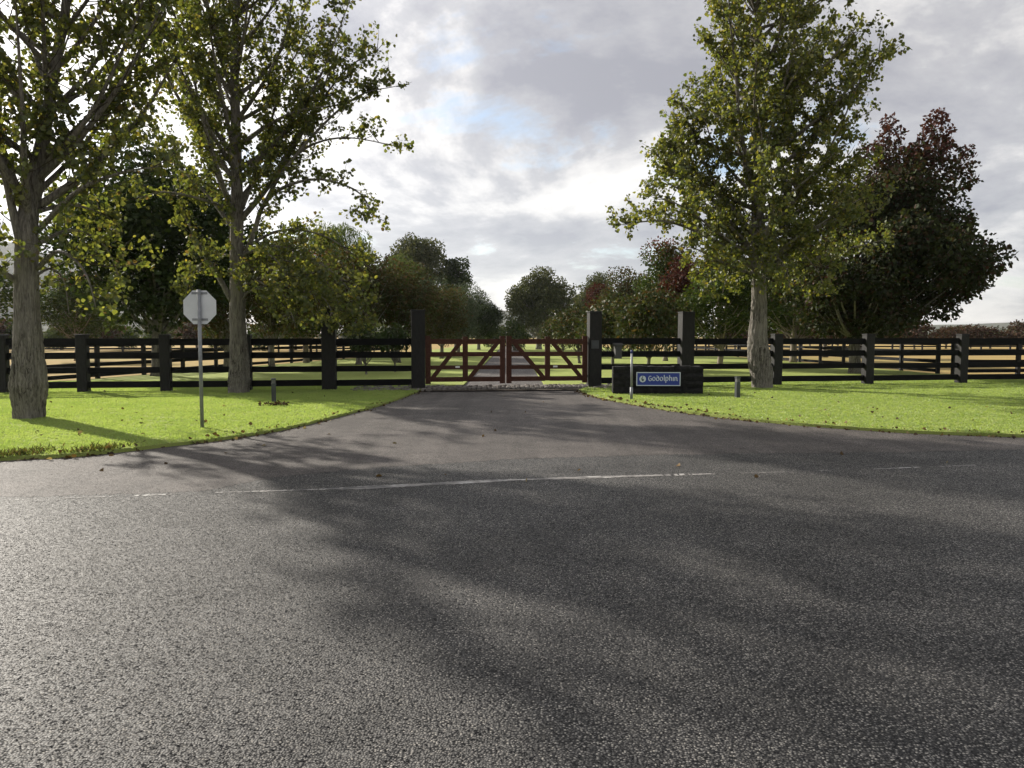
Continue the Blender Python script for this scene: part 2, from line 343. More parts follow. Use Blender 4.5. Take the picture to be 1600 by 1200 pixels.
# ---------------------------------------------------------------- hills
def hill(name, x0, x1, y, depth, peak, seed):
    r = random.Random(seed); nx, ny = 60, 14; V, F = [], []
    ph = [r.uniform(0, 6.28) for _ in range(6)]
    for j in range(ny):
        v = j/(ny-1)
        for i in range(nx):
            u = i/(nx-1); e = math.sin(math.pi*u)**.8*math.sin(math.pi*min(v*1.15, 1))
            rid = 1 + .16*math.sin(u*9+ph[0]) + .08*math.sin(u*21+ph[1]+v*5) + .035*math.sin(u*55+ph[2]) + .03*math.sin(v*14+u*17+ph[3])
            V.append((x0 + (x1-x0)*u, y + depth*(v-.5) + 60*math.sin(u*7+ph[4]), -1 + peak*e*rid))
    for j in range(ny-1):
        for i in range(nx-1): a = j*nx+i; F.append((a, a+1, a+nx+1, a+nx))
    tag(mesh_obj(name, V, F, HILL, smooth=True), kind='structure')
hill('hill', -1700, -560, 1450, 700, 175, 1)
hill('hill', -420, 190, 1900, 600, 80, 2)
hill('hill', 600, 2600, 2300, 900, 46, 3)

# ---------------------------------------------------------------- fences
def rail_between(parent, a, b, z0, z1, th, m, name='rail'):
    d = (b-a); n = Vector((-d.y, d.x, 0)).normalized()*th/2; dz = [random.uniform(-.008, .008) for _ in range(2)]
    V = []
    for (p, e) in ((a, dz[0]), (b, dz[1])):
        for s in (-1, 1):
            for z in (z0, z1): q = p + n*s; V.append((q.x, q.y, z + e))
    return mesh_obj(name, V, [(0,1,5,4), (6,7,3,2), (1,3,7,5), (4,6,2,0), (0,2,3,1), (4,5,7,6)], m, parent)
def post_at(parent, p, ang, w, h, cap=True, z0=-.02):
    b = MB(); b.box(-w/2, w/2, -w/2, w/2, z0, h - (.035 if cap else 0), .012)
    o = b.build('post', FENCE_END, parent); o.location = p; o.rotation_euler = (random.uniform(-.006, .006), random.uniform(-.006, .006), ang + random.uniform(-.03, .03))
    if cap:
        c = MB(); c.box(-w/2-.012, w/2+.012, -w/2-.012, w/2+.012, h-.034, h, .012); c.build('post_cap', FENCE_END, o)
    return o
def fence(name, pts, label, widths, heights, rails=((.10, .28), (.51, .68), (.91, 1.09), (1.29, 1.48)), th=.05, cap=True, skip=(), base=0.0):
    root = empty(name, (0, 0, 0)); tag(root, label, 'fence')
    for i, p in enumerate(pts):
        q = pts[min(i+1, len(pts)-1)] - pts[max(i-1, 0)]
        post_at(root, Vector((p.x, p.y, base)), math.atan2(q.y, q.x), widths[i], heights[i], cap)
    for i in range(len(pts)-1):
        if i in skip: continue
        a, b = pts[i].copy(), pts[i+1].copy(); d = (b-a).normalized(); a = a + d*(widths[i]/2-.01); b = b - d*(widths[i+1]/2-.01)
        a.z = b.z = 0
        for z0, z1 in rails: rail_between(root, a, b, z0+base, z1+base, th, FENCE)
    return root
def on_line(px):
    r = ray(px, 600); t = 22.75/(r.y - .15*r.x); return Vector((r.x*t, r.y*t, 0))
Lp = [on_line(x) for x in (-290, -130, 5, 131, 260, 386, 515, 653.5)]
Rp = [on_line(x) for x in (928, 1070.5, 1212, 1355, 1501, 1660, 1830)]
fence('timber_fence', Lp, 'black four-rail timber fence on the left of the red gate', [.27]*6+[.40, .40], [1.6]*6+[2.32, 2.32])
fence('timber_fence', Rp, 'black four-rail timber fence on the right of the red gate, behind the sign wall', [.38, .40]+[.28]*5, [2.30, 2.30]+[1.62]*5)
fr = ((.12, .26), (.50, .64), (.88, 1.02), (1.22, 1.36))
def recede(A, B, n): return [Vector(A).lerp(Vector(B), (k/n)) for k in range(n+1)]
fence('paddock_fence', [Vector((-27, 22.9, 0)), Vector((-24.2, 23.4, 0)), Vector((-21.3, 23.9, 0)), Vector((-18.4, 24.4, 0))] + recede((-15.6, 25, 0), (-9.8, 62, 0), 14), 'thin black paddock fence running back behind the left lawn', [.14]*19, [1.45]*19, fr, .04, False, base=-.06)
fence('paddock_fence', recede((17.6, 31.2, 0), (16.0, 75, 0), 16), 'thin black paddock fence running back behind the right-hand trees', [.14]*17, [1.45]*17, fr, .04, False, base=-.06)
fence('paddock_fence', [Vector((17.9 + 2.9*k, 30.6 + .43*k, 0)) for k in range(6)], 'thin black paddock fence crossing behind the far right end of the front fence', [.15]*6, [1.45]*6, fr, .04, False, base=-.06)
fence('paddock_fence', [Vector((16.4 + 3.2*k, 75 + .3*k, 0)) for k in range(18)], 'distant dark rail fence across the right-hand yellow paddock', [.14]*18, [1.4]*18, fr, .04, False, base=-.09)
fence('paddock_fence', [Vector((-10.5 - 3.2*k, 66 - .3*k, 0)) for k in range(18)], 'distant dark rail fence across the left-hand yellow paddock', [.14]*18, [1.4]*18, fr, .04, False, base=-.09)

# ---------------------------------------------------------------- gate
gang = math.atan2(.15, 1)
def gate_leaf(px0, px1, mirror, label):
    a, b = on_line(px0), on_line(px1); W = (b-a).length
    root = empty('gate_leaf', (a.x, a.y, 0), gang); tag(root, label, 'gate')
    sw = .155; xs = [0, W*.465, W-sw]
    if mirror: xs = [0, W - W*.465 - sw, W-sw]
    for x in xs: MB().box(x, x+sw, -.045, .045, .13 if x != xs[1] else .2, 1.55 if x != xs[1] else 1.535, .006).build('stile', GATE, root)
    for z0, z1 in ((.19, .33), (.555, .675), (.94, 1.075), (1.31, 1.46)):
        for s in (0, 1):
            MB().box(xs[s]+sw-.004, xs[s+1]+.004, -.022, .022, z0, z1).build('rail', GATE, root)
    for s in (0, 1):
        x0, x1 = xs[s]+sw, xs[s+1]; za, zb = (.24, 1.44); hw = .078
        if mirror: za, zb = zb, za
        dx, dz = x1-x0, zb-za; ln = math.hypot(dx, dz); nx, nz = -dz/ln*hw, dx/ln*hw
        V = []
        for y in (-.043, -.0245):
            V += [(x0+max(nx, 0)*0-0+.001, y, za-abs(hw*ln/dx)*.8), (x1-.001, y, zb-abs(hw*ln/dx)*.8), (x1-.001, y, zb+abs(hw*ln/dx)*.8), (x0+.001, y, za+abs(hw*ln/dx)*.8)]
        V = [(x, y, min(max(z, .192), 1.458)) for x, y, z in V]
        # clip the brace to the top and bottom rails
        zt = abs(hw*ln/dx)*.8; sl_ = dz/dx
        def clipx(off, zlim): return x0 + (zlim - za - off)/sl_
        lo, hi = min(za, zb), max(za, zb); poly = []
        for off in (-zt, zt):
            xa, xb = x0, x1
            for zl in (.192, 1.458):
                xc = clipx(off, zl)
                if x0 < xc < x1:
                    if (za+off < .192 or za+off > 1.458) and abs(xc-x0) < dx*.3: xa = xc
                    if (zb+off < .192 or zb+off > 1.458) and abs(xc-x1) < dx*.3: xb = xc
            poly.append([(xa, za + off + (xa-x0)*sl_), (xb, za + off + (xb-x0)*sl_)])
        pl = [poly[0][0], poly[0][1]]
        corner_b = (x1, min(max(zb, .192), 1.458)) if False else None
        pl += [poly[1][1], poly[1][0]]
        V = [(x, y, z) for y in (-.043, -.0245) for x, z in pl]
        mesh_obj('brace', V, [(0,1,2,3), (7,6,5,4), (0,4,5,1), (1,5,6,2), (2,6,7,3), (3,7,4,0)], GATE, root)
    xm = W*.40 if not mirror else W*.60
    MB().box(xm-.065, xm+.065, -.034, -.0225, .605, .655).build('label_plate', WHITE, root)
    for z in (.30, 1.3):      # strap hinges at the post
        x0 = -.05 if not mirror else W-.02
        MB().box(x0, x0+.07, -.03, .03, z, z+.06).build('hinge', DARK_METAL, root)
    return root
gate_leaf(664.8, 789.0, False, 'left leaf of the red-brown timber double gate, braces rising to the right')
gate_leaf(791.2, 917.3, True, 'right leaf of the red-brown timber double gate, braces falling to the right')

# small framed plaque on the right gate post
p = Rp[0]; pr = empty('plaque', (p.x - .02 + .0*U.x, p.y, 0), gang); tag(pr, 'small dark square plaque with pale outline on the right gate post', 'plaque')
MB().box(-.115, .115, -.206, -.192, 1.17, 1.42).build('panel', DARK_METAL, pr)
f = MB(); f.box(-.115, .115, -.212, -.2065, 1.17, 1.182); f.box(-.115, .115, -.212, -.2065, 1.408, 1.42); f.box(-.115, -.103, -.212, -.2065, 1.1825, 1.4075); f.box(.103, .115, -.212, -.2065, 1.1825, 1.4075)
f.build('border', BOX_GREY, pr)
f = MB(); r_ = random.Random(2)
for k in range(6):
    z = 1.375 - k*.032; f.box(-.07 + r_.uniform(0, .03), .07 - r_.uniform(0, .04), -.211, -.2065, z-.005, z+.005)
f.build('text_line', BOX_GREY, pr)

# letterbox on the fence rail right of the gate
c = on_line(963); lb = empty('letterbox', (c.x, c.y, 0), gang); tag(lb, 'small grey letterbox on the black fence between gate post and sign wall', 'letterbox')
MB().box(-.10, .10, -.24, -.03, .86, 1.27, .008).build('body', BOX_GREY, lb)
rb = MB(); rb.add([(-.14, -.28, 1.272), (.14, -.28, 1.272), (.14, 0, 1.272), (-.14, 0, 1.272), (-.14, -.28, 1.295), (.14, -.28, 1.295), (.14, -.01, 1.34), (-.14, -.01, 1.34)], [(3,2,1,0), (4,5,6,7), (0,1,5,4), (1,2,6,5), (2,3,7,6), (3,0,4,7)]); rb.build('lid', BOX_GREY, lb)
MB().box(-.07, .07, -.246, -.2415, 1.14, 1.165).build('slot', DARK_METAL, lb)

# cobbled threshold under the gate
def cobbles():
    o = MB(); r = random.Random(8)
    y0 = -1.0
    x = -4.6
    while x < 4.7:
        yy = -.75
        while yy < .95:
            wx, wy = r.uniform(.10, .2), r.uniform(.09, .16); h = r.uniform(-.005, .05)
            if abs(x) < 2.3 and yy < -.45: yy += wy + .02; continue
            V = []
            for z, s in ((-.06, 1), (h*.6, .98), (h, .68)):
                for k in range(7):
                    a = k/7*6.283 + .3; V.append((x + wx/2*s*math.cos(a)*r.uniform(.88, 1.1), fence_y(x) + yy + wy/2*s*math.sin(a)*r.uniform(.88, 1.1), z))
            F = [tuple(range(14, 21))] + [(l*7+k, l*7+(k+1) % 7, l*7+7+(k+1) % 7, l*7+7+k) for l in (0, 1) for k in range(7)]
            o.add(V, F); yy += wy + r.uniform(.005, .03)
        x += .145
    return o.build('cobble_paving', COBBLE)
tag(cobbles(), 'strip of rough grey cobbles set under the gate', 'cobbles', kind='stuff')
sheet('threshold', [(-4.7, 21.2), (4.8, 22.6), (4.8, 24.5), (-4.7, 23.1)], -.02, paint('threshold_dirt', (.075, .062, .05), .95, .1, 0, .5, 8.0))

# ---------------------------------------------------------------- sign wall
wa, wb = gnd(956.5, 614.5), gnd(1096.5, 615.0); WL = (wb-wa).length
wroot = empty('sign_wall', ((wa.x+wb.x)/2, (wa.y+wb.y)/2, 0), math.atan2(wb.y-wa.y, wb.x-wa.x))
tag(wroot, 'low dark basalt block wall carrying the blue sign', 'wall')
r_ = random.Random(21); zc_ = 0.0
for ci, ch in enumerate((.19, .185, .19, .185)):
    x = -WL/2; x += 0
    while x < WL/2 - .02:
        bw = r_.uniform(.28, .52)
        if WL/2 - (x+bw) < .2: bw = WL/2 - x
        g = .006; top = ci == 3; V = []
        d0 = r_.uniform(-.014, .006); hz_ = zc_ + ch - g + (r_.uniform(-.012, .02) if top else 0)
        nx = 5
        xs = [x+g + (bw-2*g)*k/(nx-1) for k in range(nx)]
        for k, xx in enumerate(xs):
            e = k in (0, nx-1)
            j = lambda s=.006: r_.uniform(-s, s)
            V += [(xx, -.20 + d0 + (.012 if e else 0) + j(), zc_+g), (xx, -.20 + d0 - (.0 if e else .012) + j(), zc_+ch/2), (xx, -.20 + d0 + (.012 if e else .006) + j(), hz_-.01 + (j(.008) if top else 0)), (xx, -.17 + j(), hz_ + (j(.014) if top else 0)), (xx, .17, hz_ + (j(.014) if top else 0)), (xx, .20, hz_-.01), (xx, .20, zc_+g)]
        F = [(k*7+l, k*7+7+l, k*7+8+l, k*7+l+1) for k in range(nx-1) for l in range(6)] + [(6, 5, 4, 3, 2, 1, 0), tuple((nx-1)*7+l for l in range(7))] + [(k*7+6, k*7+13, k*7+7, k*7) for k in range(nx-1)]
        mesh_obj('block', V, F, BASALT, wroot)
        x += bw
    zc_ += ch
MB().box(-WL/2+.02, WL/2-.02, -.18, .18, -.03, .73).build('mortar_core', paint('mortar', (.02, .02, .02), .95, .1), wroot)
# sign panel, parented to the wall
sc_px = 57.4; cx = ((993+1060)/2 - 1026.5)/sc_px; SW, SH = 1.165, .365; cz = .405
sp = MB().box(cx-SW/2+.022, cx+SW/2-.022, -.262, -.236, cz-SH/2+.022, cz+SH/2-.022).build('sign_panel', SIGN_BLUE, wroot)
tag(sp, 'blue sign panel lettered Godolphin')
MB().box(cx-SW/2+.05, cx+SW/2-.05, -.2355, -.17, cz-.1, cz+.1).build('bracket', DARK_METAL, sp)
f = MB(); bw = .022
f.box(cx-SW/2, cx+SW/2, -.266, -.236, cz+SH/2-bw, cz+SH/2); f.box(cx-SW/2, cx+SW/2, -.266, -.236, cz-SH/2, cz-SH/2+bw)
f.box(cx-SW/2, cx-SW/2+bw, -.266, -.236, cz-SH/2+bw+.0005, cz+SH/2-bw-.0005); f.box(cx+SW/2-bw, cx+SW/2, -.266, -.236, cz-SH/2+bw+.0005, cz+SH/2-bw-.0005)
f.build('sign_border', SIGN_PALE, sp)
def arc(cx, cy, rx, ry, a0, a1, n=18): return [(cx + rx*math.cos(R(a0+(a1-a0)*k/n)), cy + ry*math.sin(R(a0+(a1-a0)*k/n))) for k in range(n+1)]
GLYPH = {  # strokes on an x-height of 1
 'G': (1.15, [arc(.6, .6, .5, .62, 52, 318), [(.62, .62), (.98, .60), (.98, .12)]]),
 'o': (1.08, [arc(.5, .5, .42, .48, 90, 450)]),
 'd': (1.08, [arc(.5, .45, .42, .44, 90, 450), [(.90, .55), (.84, .95), (.58, 1.2), (.16, 1.32)]]),
 'l': (.50, [[(.12, 1.48), (.22, 1.40), (.22, .16), (.32, .02), (.46, .08)]]),
 'p': (1.08, [[(.06, .96), (.18, .90), (.18, -.52)], arc(.5, .5, .40, .48, 150, -150)]),
 'h': (1.06, [[(.08, 1.48), (.18, 1.40), (.18, 0)], arc(.5, .48, .34, .46, 160, 0) + [(.84, .14), (.94, .0)]]),
 'i': (.46, [[(.06, .96), (.19, .90), (.19, .14), (.27, .02), (.38, .06)]]),
 'n': (1.08, [[(.06, .96), (.18, .90), (.18, 0)], arc(.5, .48, .34, .46, 160, 0) + [(.84, .14), (.94, .0), (1.06, .06)]]),
}
text = 'Godolphin'; tw = sum(GLYPH[ch][0] for ch in text); x0, x1 = cx - SW/2 + .315, cx + SW/2 - .065; xh = (x1-x0)/tw; pen = x0; bz = cz - .047
for ch in text:
    mb = MB()
    for si, st in enumerate(GLYPH[ch][1]):
        P = [Vector((a*xh*.90 + pen, b*xh*1.12)) for a, b in st]; A = []
        for k, q in enumerate(P):
            t_ = (P[min(k+1, len(P)-1)] - P[max(k-1, 0)]).normalized(); th = math.atan2(t_.y, t_.x)
            wd = xh*max(.085, .135*abs(math.sin(th - R(25)))); nn = Vector((-t_.y, t_.x))*wd; A.append((q+nn, q-nn))
        y = -.2665 - .0012*si
        V = [(v.x, y, bz+v.y) for pr_ in A for v in pr_]; mb.add(V, [(2*k, 2*k+2, 2*k+3, 2*k+1) for k in range(len(A)-1)])
    mb.build('letter', SIGN_PALE, sp); pen += GLYPH[ch][0]*xh
ex = cx - SW/2 + .165
V = [(ex, -.2665, cz)] + [(ex + .088*math.cos(k/28*6.2832), -.2665, cz + .088*math.sin(k/28*6.2832)) for k in range(28)]
em = mesh_obj('emblem', V, [(0, 1+k, 1+(k+1) % 28) for k in range(28)], SIGN_PALE, sp)
cr = [(.0, .098), (-.012, .05), (-.034, .018), (-.03, -.03), (-.004, -.055), (.022, -.05), (.034, -.018), (.02, .01), (.008, -.012), (-.006, -.006), (-.002, .03), (.012, .06)]
mesh_obj('emblem_mark', [(ex+a, -.2685, cz+b) for a, b in cr], [(0, 1, 10, 11), (1, 2, 9, 10), (2, 3, 8, 9), (3, 4, 5, 8), (5, 6, 7, 8)], SIGN_INK, em)

# ---------------------------------------------------------------- posts, bollards, stop sign
b = gnd(986.5, 624); po = empty('marker_post', (b.x, b.y, 0)); tag(po, 'slim galvanised post with blue cap standing before the sign wall', 'post')
MB().cyl((0, 0, -.02), (0, 0, .30), .038, .036, 14).build('sleeve', STEEL, po, True)
MB().cyl((0, 0, .30), (0, 0, 1.13), .027, .027, 14).build('pole', STEEL, po, True)
MB().cyl((0, 0, 1.125), (0, 0, 1.21), .031, .026, 14).build('cap', BLUE_CAP, po, True)
def bollard(px, py, h, label):
    b = gnd(px, py); o = empty('bollard_light', (b.x, b.y, 0), .3); tag(o, label, 'bollard', 'low bollards on the lawn')
    MB().box(-.052, .052, -.052, .052, -.02, h-.12, .006).build('body', DARK_METAL, o)
    MB().box(-.044, .044, -.044, .044, h-.1195, h-.04).build('lens', paint('lens_grey', (.12, .12, .12), .4), o)
    MB().box(-.056, .056, -.056, .056, h-.0395, h, .006).build('cap', DARK_METAL, o)
bollard(428, 628, .56, 'short dark bollard on the left lawn beside the leaf heap')
bollard(1152, 621.5, .53, 'short dark bollard on the right lawn beside the sign wall')
b = gnd(316, 668.5); Y = b.y; s = empty('stop_sign', (b.x, b.y, 0), R(4)); tag(s, 'grey back of an octagonal road sign on a steel pole, left lawn', 'road sign')
ppm = 1/((at(317, 500, Y) - at(316, 500, Y)).length)
H = at(316, 452.5, Y).z; zc2 = at(316, 480, Y).z; ro = 26.2/ppm
MB().cyl((0, 0, -.03), (0, 0, H), .030, .030, 14).build('pole', STEEL, s, True)
oc = [(ro/math.cos(R(22.5))*math.cos(R(22.5+45*k)), ro/math.cos(R(22.5))*math.sin(R(22.5+45*k))) for k in range(8)]
V = [(x*.955, y_, zc2+z) for y_ in (.034, .040) for x, z in oc]
mesh_obj('plate', V, [tuple(range(8)), tuple(range(15, 7, -1))] + [(k, k+8, (k+1) % 8+8, (k+1) % 8) for k in range(8)], SIGN_BACK, s)
for dz in (-.205, .235):
    MB().box(-.13, .13, .0305, .0335, zc2+dz-.02, zc2+dz+.02).build('bracket', STEEL, s)
    MB().box(-.045, .045, -.036, -.0305, zc2+dz-.018, zc2+dz+.018).build('clamp', STEEL, s)

# ---------------------------------------------------------------- trees
def leaf_mesh(name, Pn, axis, size, cols, mt, parent, wid=.8, simple=False, rg=None):
    n = len(Pn); Pn = np.asarray(Pn, float); axis = np.asarray(axis, float); axis /= np.linalg.norm(axis, axis=1)[:, None] + 1e-9
    rnd = rg.normal(size=(n, 3)); side = np.cross(axis, rnd); side /= np.linalg.norm(side, axis=1)[:, None] + 1e-9
    nor = np.cross(side, axis)
    if simple: T = np.array([(0, 0, 0), (.5*wid, .5, .10), (0, 1, 0), (-.5*wid, .5, .10)]); faces = [(0, 1, 2, 3)]
    else: T = np.array([(0, 0, 0), (.42*wid, .16, .10), (.5*wid, .5, .13), (0, 1, -.08), (-.5*wid, .5, .13), (-.42*wid, .16, .10)]); faces = [(0, 1, 2, 3), (0, 3, 4, 5)]
    k = len(T); s = np.asarray(size)[:, None, None]
    V = Pn[:, None, :] + s*(T[None, :, 0:1]*side[:, None, :] + T[None, :, 1:2]*axis[:, None, :] + T[None, :, 2:3]*nor[:, None, :])
    V = V.reshape(-1, 3); nf = len(faces)*n
    idx = (np.array(faces).reshape(1, -1) + (np.arange(n)*k)[:, None]).reshape(-1).astype(np.int32)
    me = bpy.data.meshes.new(name); me.vertices.add(len(V)); me.vertices.foreach_set('co', V.astype(np.float32).ravel())
    me.loops.add(len(idx)); me.loops.foreach_set('vertex_index', idx)
    me.polygons.add(nf); me.polygons.foreach_set('loop_start', np.arange(nf, dtype=np.int32)*4); me.polygons.foreach_set('loop_total', np.full(nf, 4, np.int32))
    me.update(calc_edges=True); me.validate()
    at_ = me.attributes.new('leafcol', 'FLOAT_COLOR', 'FACE'); c4 = np.ones((nf, 4), np.float32); c4[:, :3] = np.repeat(np.asarray(cols), len(faces), axis=0); at_.data.foreach_set('color', c4.ravel())
    me.materials.append(mt); o = bpy.data.objects.new(name, me); col.objects.link(o); o.parent = parent; tag(o, kind='stuff'); return o

def palette(rg, n, cols, wts, jitter=.22):
    c = np.array(cols)[rg.choice(len(cols), n, p=np.array(wts)/sum(wts))]; return c*(1 + jitter*rg.normal(size=(n, 1))).clip(.45, 1.7)

def trunk_mesh(path, radii, rg, sides=44, rings=150, rough=.05):
    P = smooth_path(path, rings); t = np.linspace(0, 1, rings); rad = np.interp(t, np.linspace(0, 1, len(radii)), radii)
    a = np.arange(sides)*2*math.pi/sides; ph = rg.uniform(0, 6.28, 8)
    rr = rad[:, None]*(1 + rough*(np.sin(3*a[None]+ph[0]+t[:, None]*5) + .7*np.sin(5*a[None]+ph[1]-t[:, None]*9) + .9*np.sin(13*a[None]+ph[2]+2.2*np.sin(t[:, None]*40+ph[3])+1.3*np.sin(t[:, None]*95+ph[5])) + .9*rg.normal(size=(rings, sides))*.5))
    fl = np.exp(-np.linspace(0, 1, rings)*rings/3.0)[:, None]
    rr *= 1 + .22*fl*(1 + .6*np.sin(5*a[None]+ph[4]))
    return tube(P, rr, sides)

def poplar(name, label, base, trunk_path, radii, env, limbs, seed, n_auto, zrange, leaf=.13, keep=1.0, palette_=None, gap=.0, auto_el=(38, 62), twig_per=6, leaf_per=9, sub=10, depth=.9, dens_fn=None):
    """trunk_path, limb paths: points relative to base; env rows: z, left, right"""
    rg = np.random.default_rng(seed); root = empty(name, base); tag(root, label, 'tree')
    E = np.array(env)
    def reach(z, az):
        l, r = np.interp(z, E[:, 0], E[:, 1]), np.interp(z, E[:, 0], E[:, 2]); d = (l+r)/2*depth; c, s_ = math.cos(az), math.sin(az)
        return max(.05, 1/math.sqrt((c/(r if c > 0 else l))**2 + (s_/d)**2))
    def inside(p, k=1.06):
        if p[2] < E[0, 0] or p[2] > E[-1, 0]: return False
        return math.hypot(p[0], p[1]) < k*reach(p[2], math.atan2(p[1], p[0]))
    tp = smooth_path(trunk_path, 60); tz = np.array([p.z for p in tp])
    tm = MB(); tm.add(*trunk_mesh(trunk_path, radii, rg))
    bm = MB(); tw = MB(); LP, LA = [], []
    def trunk_at(z):
        i = int(np.argmin(abs(tz - z))); return tp[i], np.interp(i/59, np.linspace(0, 1, len(radii)), radii)
    paths = []
    for (pts, r0) in limbs:
        paths.append((smooth_path(pts, 22), r0))
    for k in range(n_auto):
        z0 = zrange[0] + (zrange[1]-zrange[0])*((k+.5)/n_auto)**1.0 + rg.uniform(-.3, .3); az = k*2.39996 + rg.uniform(-.4, .4)
        p0, tr = trunk_at(z0); el = R(rg.uniform(*auto_el)); ln = .5
        for _ in range(40):        # lengthen until it meets the crown's outline
            e = p0 + Vector((math.cos(az)*math.cos(el), math.sin(az)*math.cos(el), math.sin(el)))*ln
            if not inside(e, .95) or ln > 6: break
            ln += .15
        ln = max(.6, ln*rg.uniform(.8, 1.0)); d = Vector((math.cos(az)*math.cos(el), math.sin(az)*math.cos(el), math.sin(el)))
        up = Vector((0, 0, 1)); sd = Vector((-math.sin(az), math.cos(az), 0))*rg.uniform(-.12, .12)*ln
        pts = [p0, p0 + d*ln*.33 - up*.04*ln + sd*.5, p0 + d*ln*.68 + up*.0*ln + sd, p0 + d*ln + up*.14*ln + sd*.6]
        paths.append((smooth_path(pts, 14), min(tr*.55, .02 + .016*ln)))
    for P, r0 in paths:
        n = len(P); ln = sum((P[i+1]-P[i]).length for i in range(n-1))
        V, F = tube(P, np.linspace(r0, .008, n), 7 if r0 > .05 else 5); bm.add(V, F)
        ns = max(4, int(sub*ln/2.5))
        for s_ in range(ns):
            t = .16 + .84*(s_+rg.uniform(0, 1))/ns; i = min(int(t*(n-1)), n-2); q = P[i].lerp(P[i+1], t*(n-1)-i); dr = (P[min(i+1, n-1)]-P[max(i-1, 0)]).normalized()
            az = rg.uniform(0, 6.283); o = Vector((math.cos(az), math.sin(az), rg.uniform(-.15, .75))).normalized()
            d = (dr*.55 + o*.8).normalized(); sl_ = rg.uniform(.45, 1.25)*(1.15-.5*t)*min(1, .45+ln/4)
            e = q + d*sl_
            if not inside(e, 1.12): e = q + d*sl_*.45; sl_ *= .45
            m = q.lerp(e, .5) + Vector((0, 0, -.05*sl_)); SP = smooth_path([q, m, e + Vector((0, 0, .10*sl_))], 5)
            V, F = tube(SP, np.linspace(.014, .004, 5), 3, False); tw.add(V, F)
            for k in range(twig_per):
                u = .2 + .8*rg.uniform(); i2 = min(int(u*4), 3); a = SP[i2].lerp(SP[i2+1], u*4-i2)
                if rg.uniform() > keep: continue
                td = (d*.5 + Vector(rg.normal(size=3))*.6 + Vector((0, 0, .12))).normalized(); tl = rg.uniform(.15, .42); b2 = a + td*tl
                if not inside(b2, 1.15): continue
                if dens_fn and rg.uniform() > dens_fn(b2): continue
                V, F = tube([a, b2], [.005, .003], 3, False); tw.add(V, F)
                nl = rg.integers(max(2, leaf_per-4), leaf_per+4)
                for _ in range(nl):
                    LP.append(a.lerp(b2, rg.uniform(.1, 1.05)) + Vector(rg.normal(size=3))*.055); LA.append(Vector(rg.normal(size=3))*.75 + td*.4 + Vector((0, 0, -.55)))
    tm.build('trunk', BARK, root, True); bm.build('limbs', BARK, root, True)
    tag(tw.build('twigs', BARK_DARK, root), kind='stuff')
    n = len(LP); LP = np.array([tuple(p) for p in LP]); LA = np.array([tuple(p) for p in LA])
    leaf_mesh('crown', LP, LA, leaf*rg.uniform(.65, 1.25, n), palette(rg, n, *palette_), LEAF, root, .95, False, rg)
    print(name, label[:30], 'leaves', n); return root
POP = ([(.066, .088, .022), (.10, .116, .027), (.14, .145, .034), (.20, .17, .035), (.10, .07, .025)], [4, 5, 2.2, .25, .15])

# tree A, near left
ba = gnd(45, 653); YA = ba.y
def rel(b, Y, pts): return [at(px, py, Y + dy) - b for px, py, dy in pts]
trA = [Vector((0, 0, -.1))] + rel(ba, YA, [(45, 600, 0), (44, 540, 0), (42, 470, 0), (42, 400, 0), (45, 335, 0), (62, 250, .1), (76, 170, .2), (90, 80, .3), (103, 0, .3)]) + [Vector((.95, .3, 10.5)), Vector((1.0, .2, 13))]
poplar('poplar_tree', 'big rough-barked poplar at the far left, nearest the road', ba, trA, [.20, .305, .25, .212, .195, .18, .15, .11, .095, .08, .07, .045, .02],
       [(1.3, .3, 1.3), (2, .6, 2.1), (3, 1.6, 2.5), (4, 2.8, 3.0), (5.5, 3.2, 3.5), (8, 3.2, 3.5), (10, 2.8, 3.0), (12, 1.9, 2.1), (13.5, .6, .7)],
       [(rel(ba, YA, [(42, 420, 0), (20, 330, -.2), (5, 270, -.4), (-30, 180, -.6), (-60, 60, -.8)]), .095),
        (rel(ba, YA, [(45, 345, 0), (38, 270, -.5), (36, 200, -.8), (30, 90, -1.1), (20, -60, -1.4)]), .08),
        (rel(ba, YA, [(30, 440, 0), (5, 425, -.3), (-20, 395, -.6), (-70, 350, -.9)]), .07),
        (rel(ba, YA, [(58, 420, 0), (85, 395, -.2), (110, 400, -.5), (135, 430, -.7), (150, 480, -.8)]), .05),
        (rel(ba, YA, [(60, 300, .1), (110, 250, .3), (160, 190, .4), (205, 120, .5)]), .06),
        (rel(ba, YA, [(60, 330, 0), (105, 320, .5), (150, 330, .8), (185, 350, 1.0)]), .045), (rel(ba, YA, [(60, 380, 0), (110, 360, .8), (160, 380, 1.2), (190, 440, 1.4)]), .045), (rel(ba, YA, [(60, 360, 0), (120, 300, -.5), (190, 270, -.8), (250, 260, -1)]), .055), (rel(ba, YA, [(70, 260, 0), (140, 180, -.4), (200, 60, -.6), (235, -30, -.6)]), .055), (rel(ba, YA, [(56, 430, 0), (80, 420, .2), (100, 440, .3), (108, 490, .4)]), .03)],
       101, 46, (3.4, 12.4), .094, .52, POP, twig_per=7, leaf_per=11)
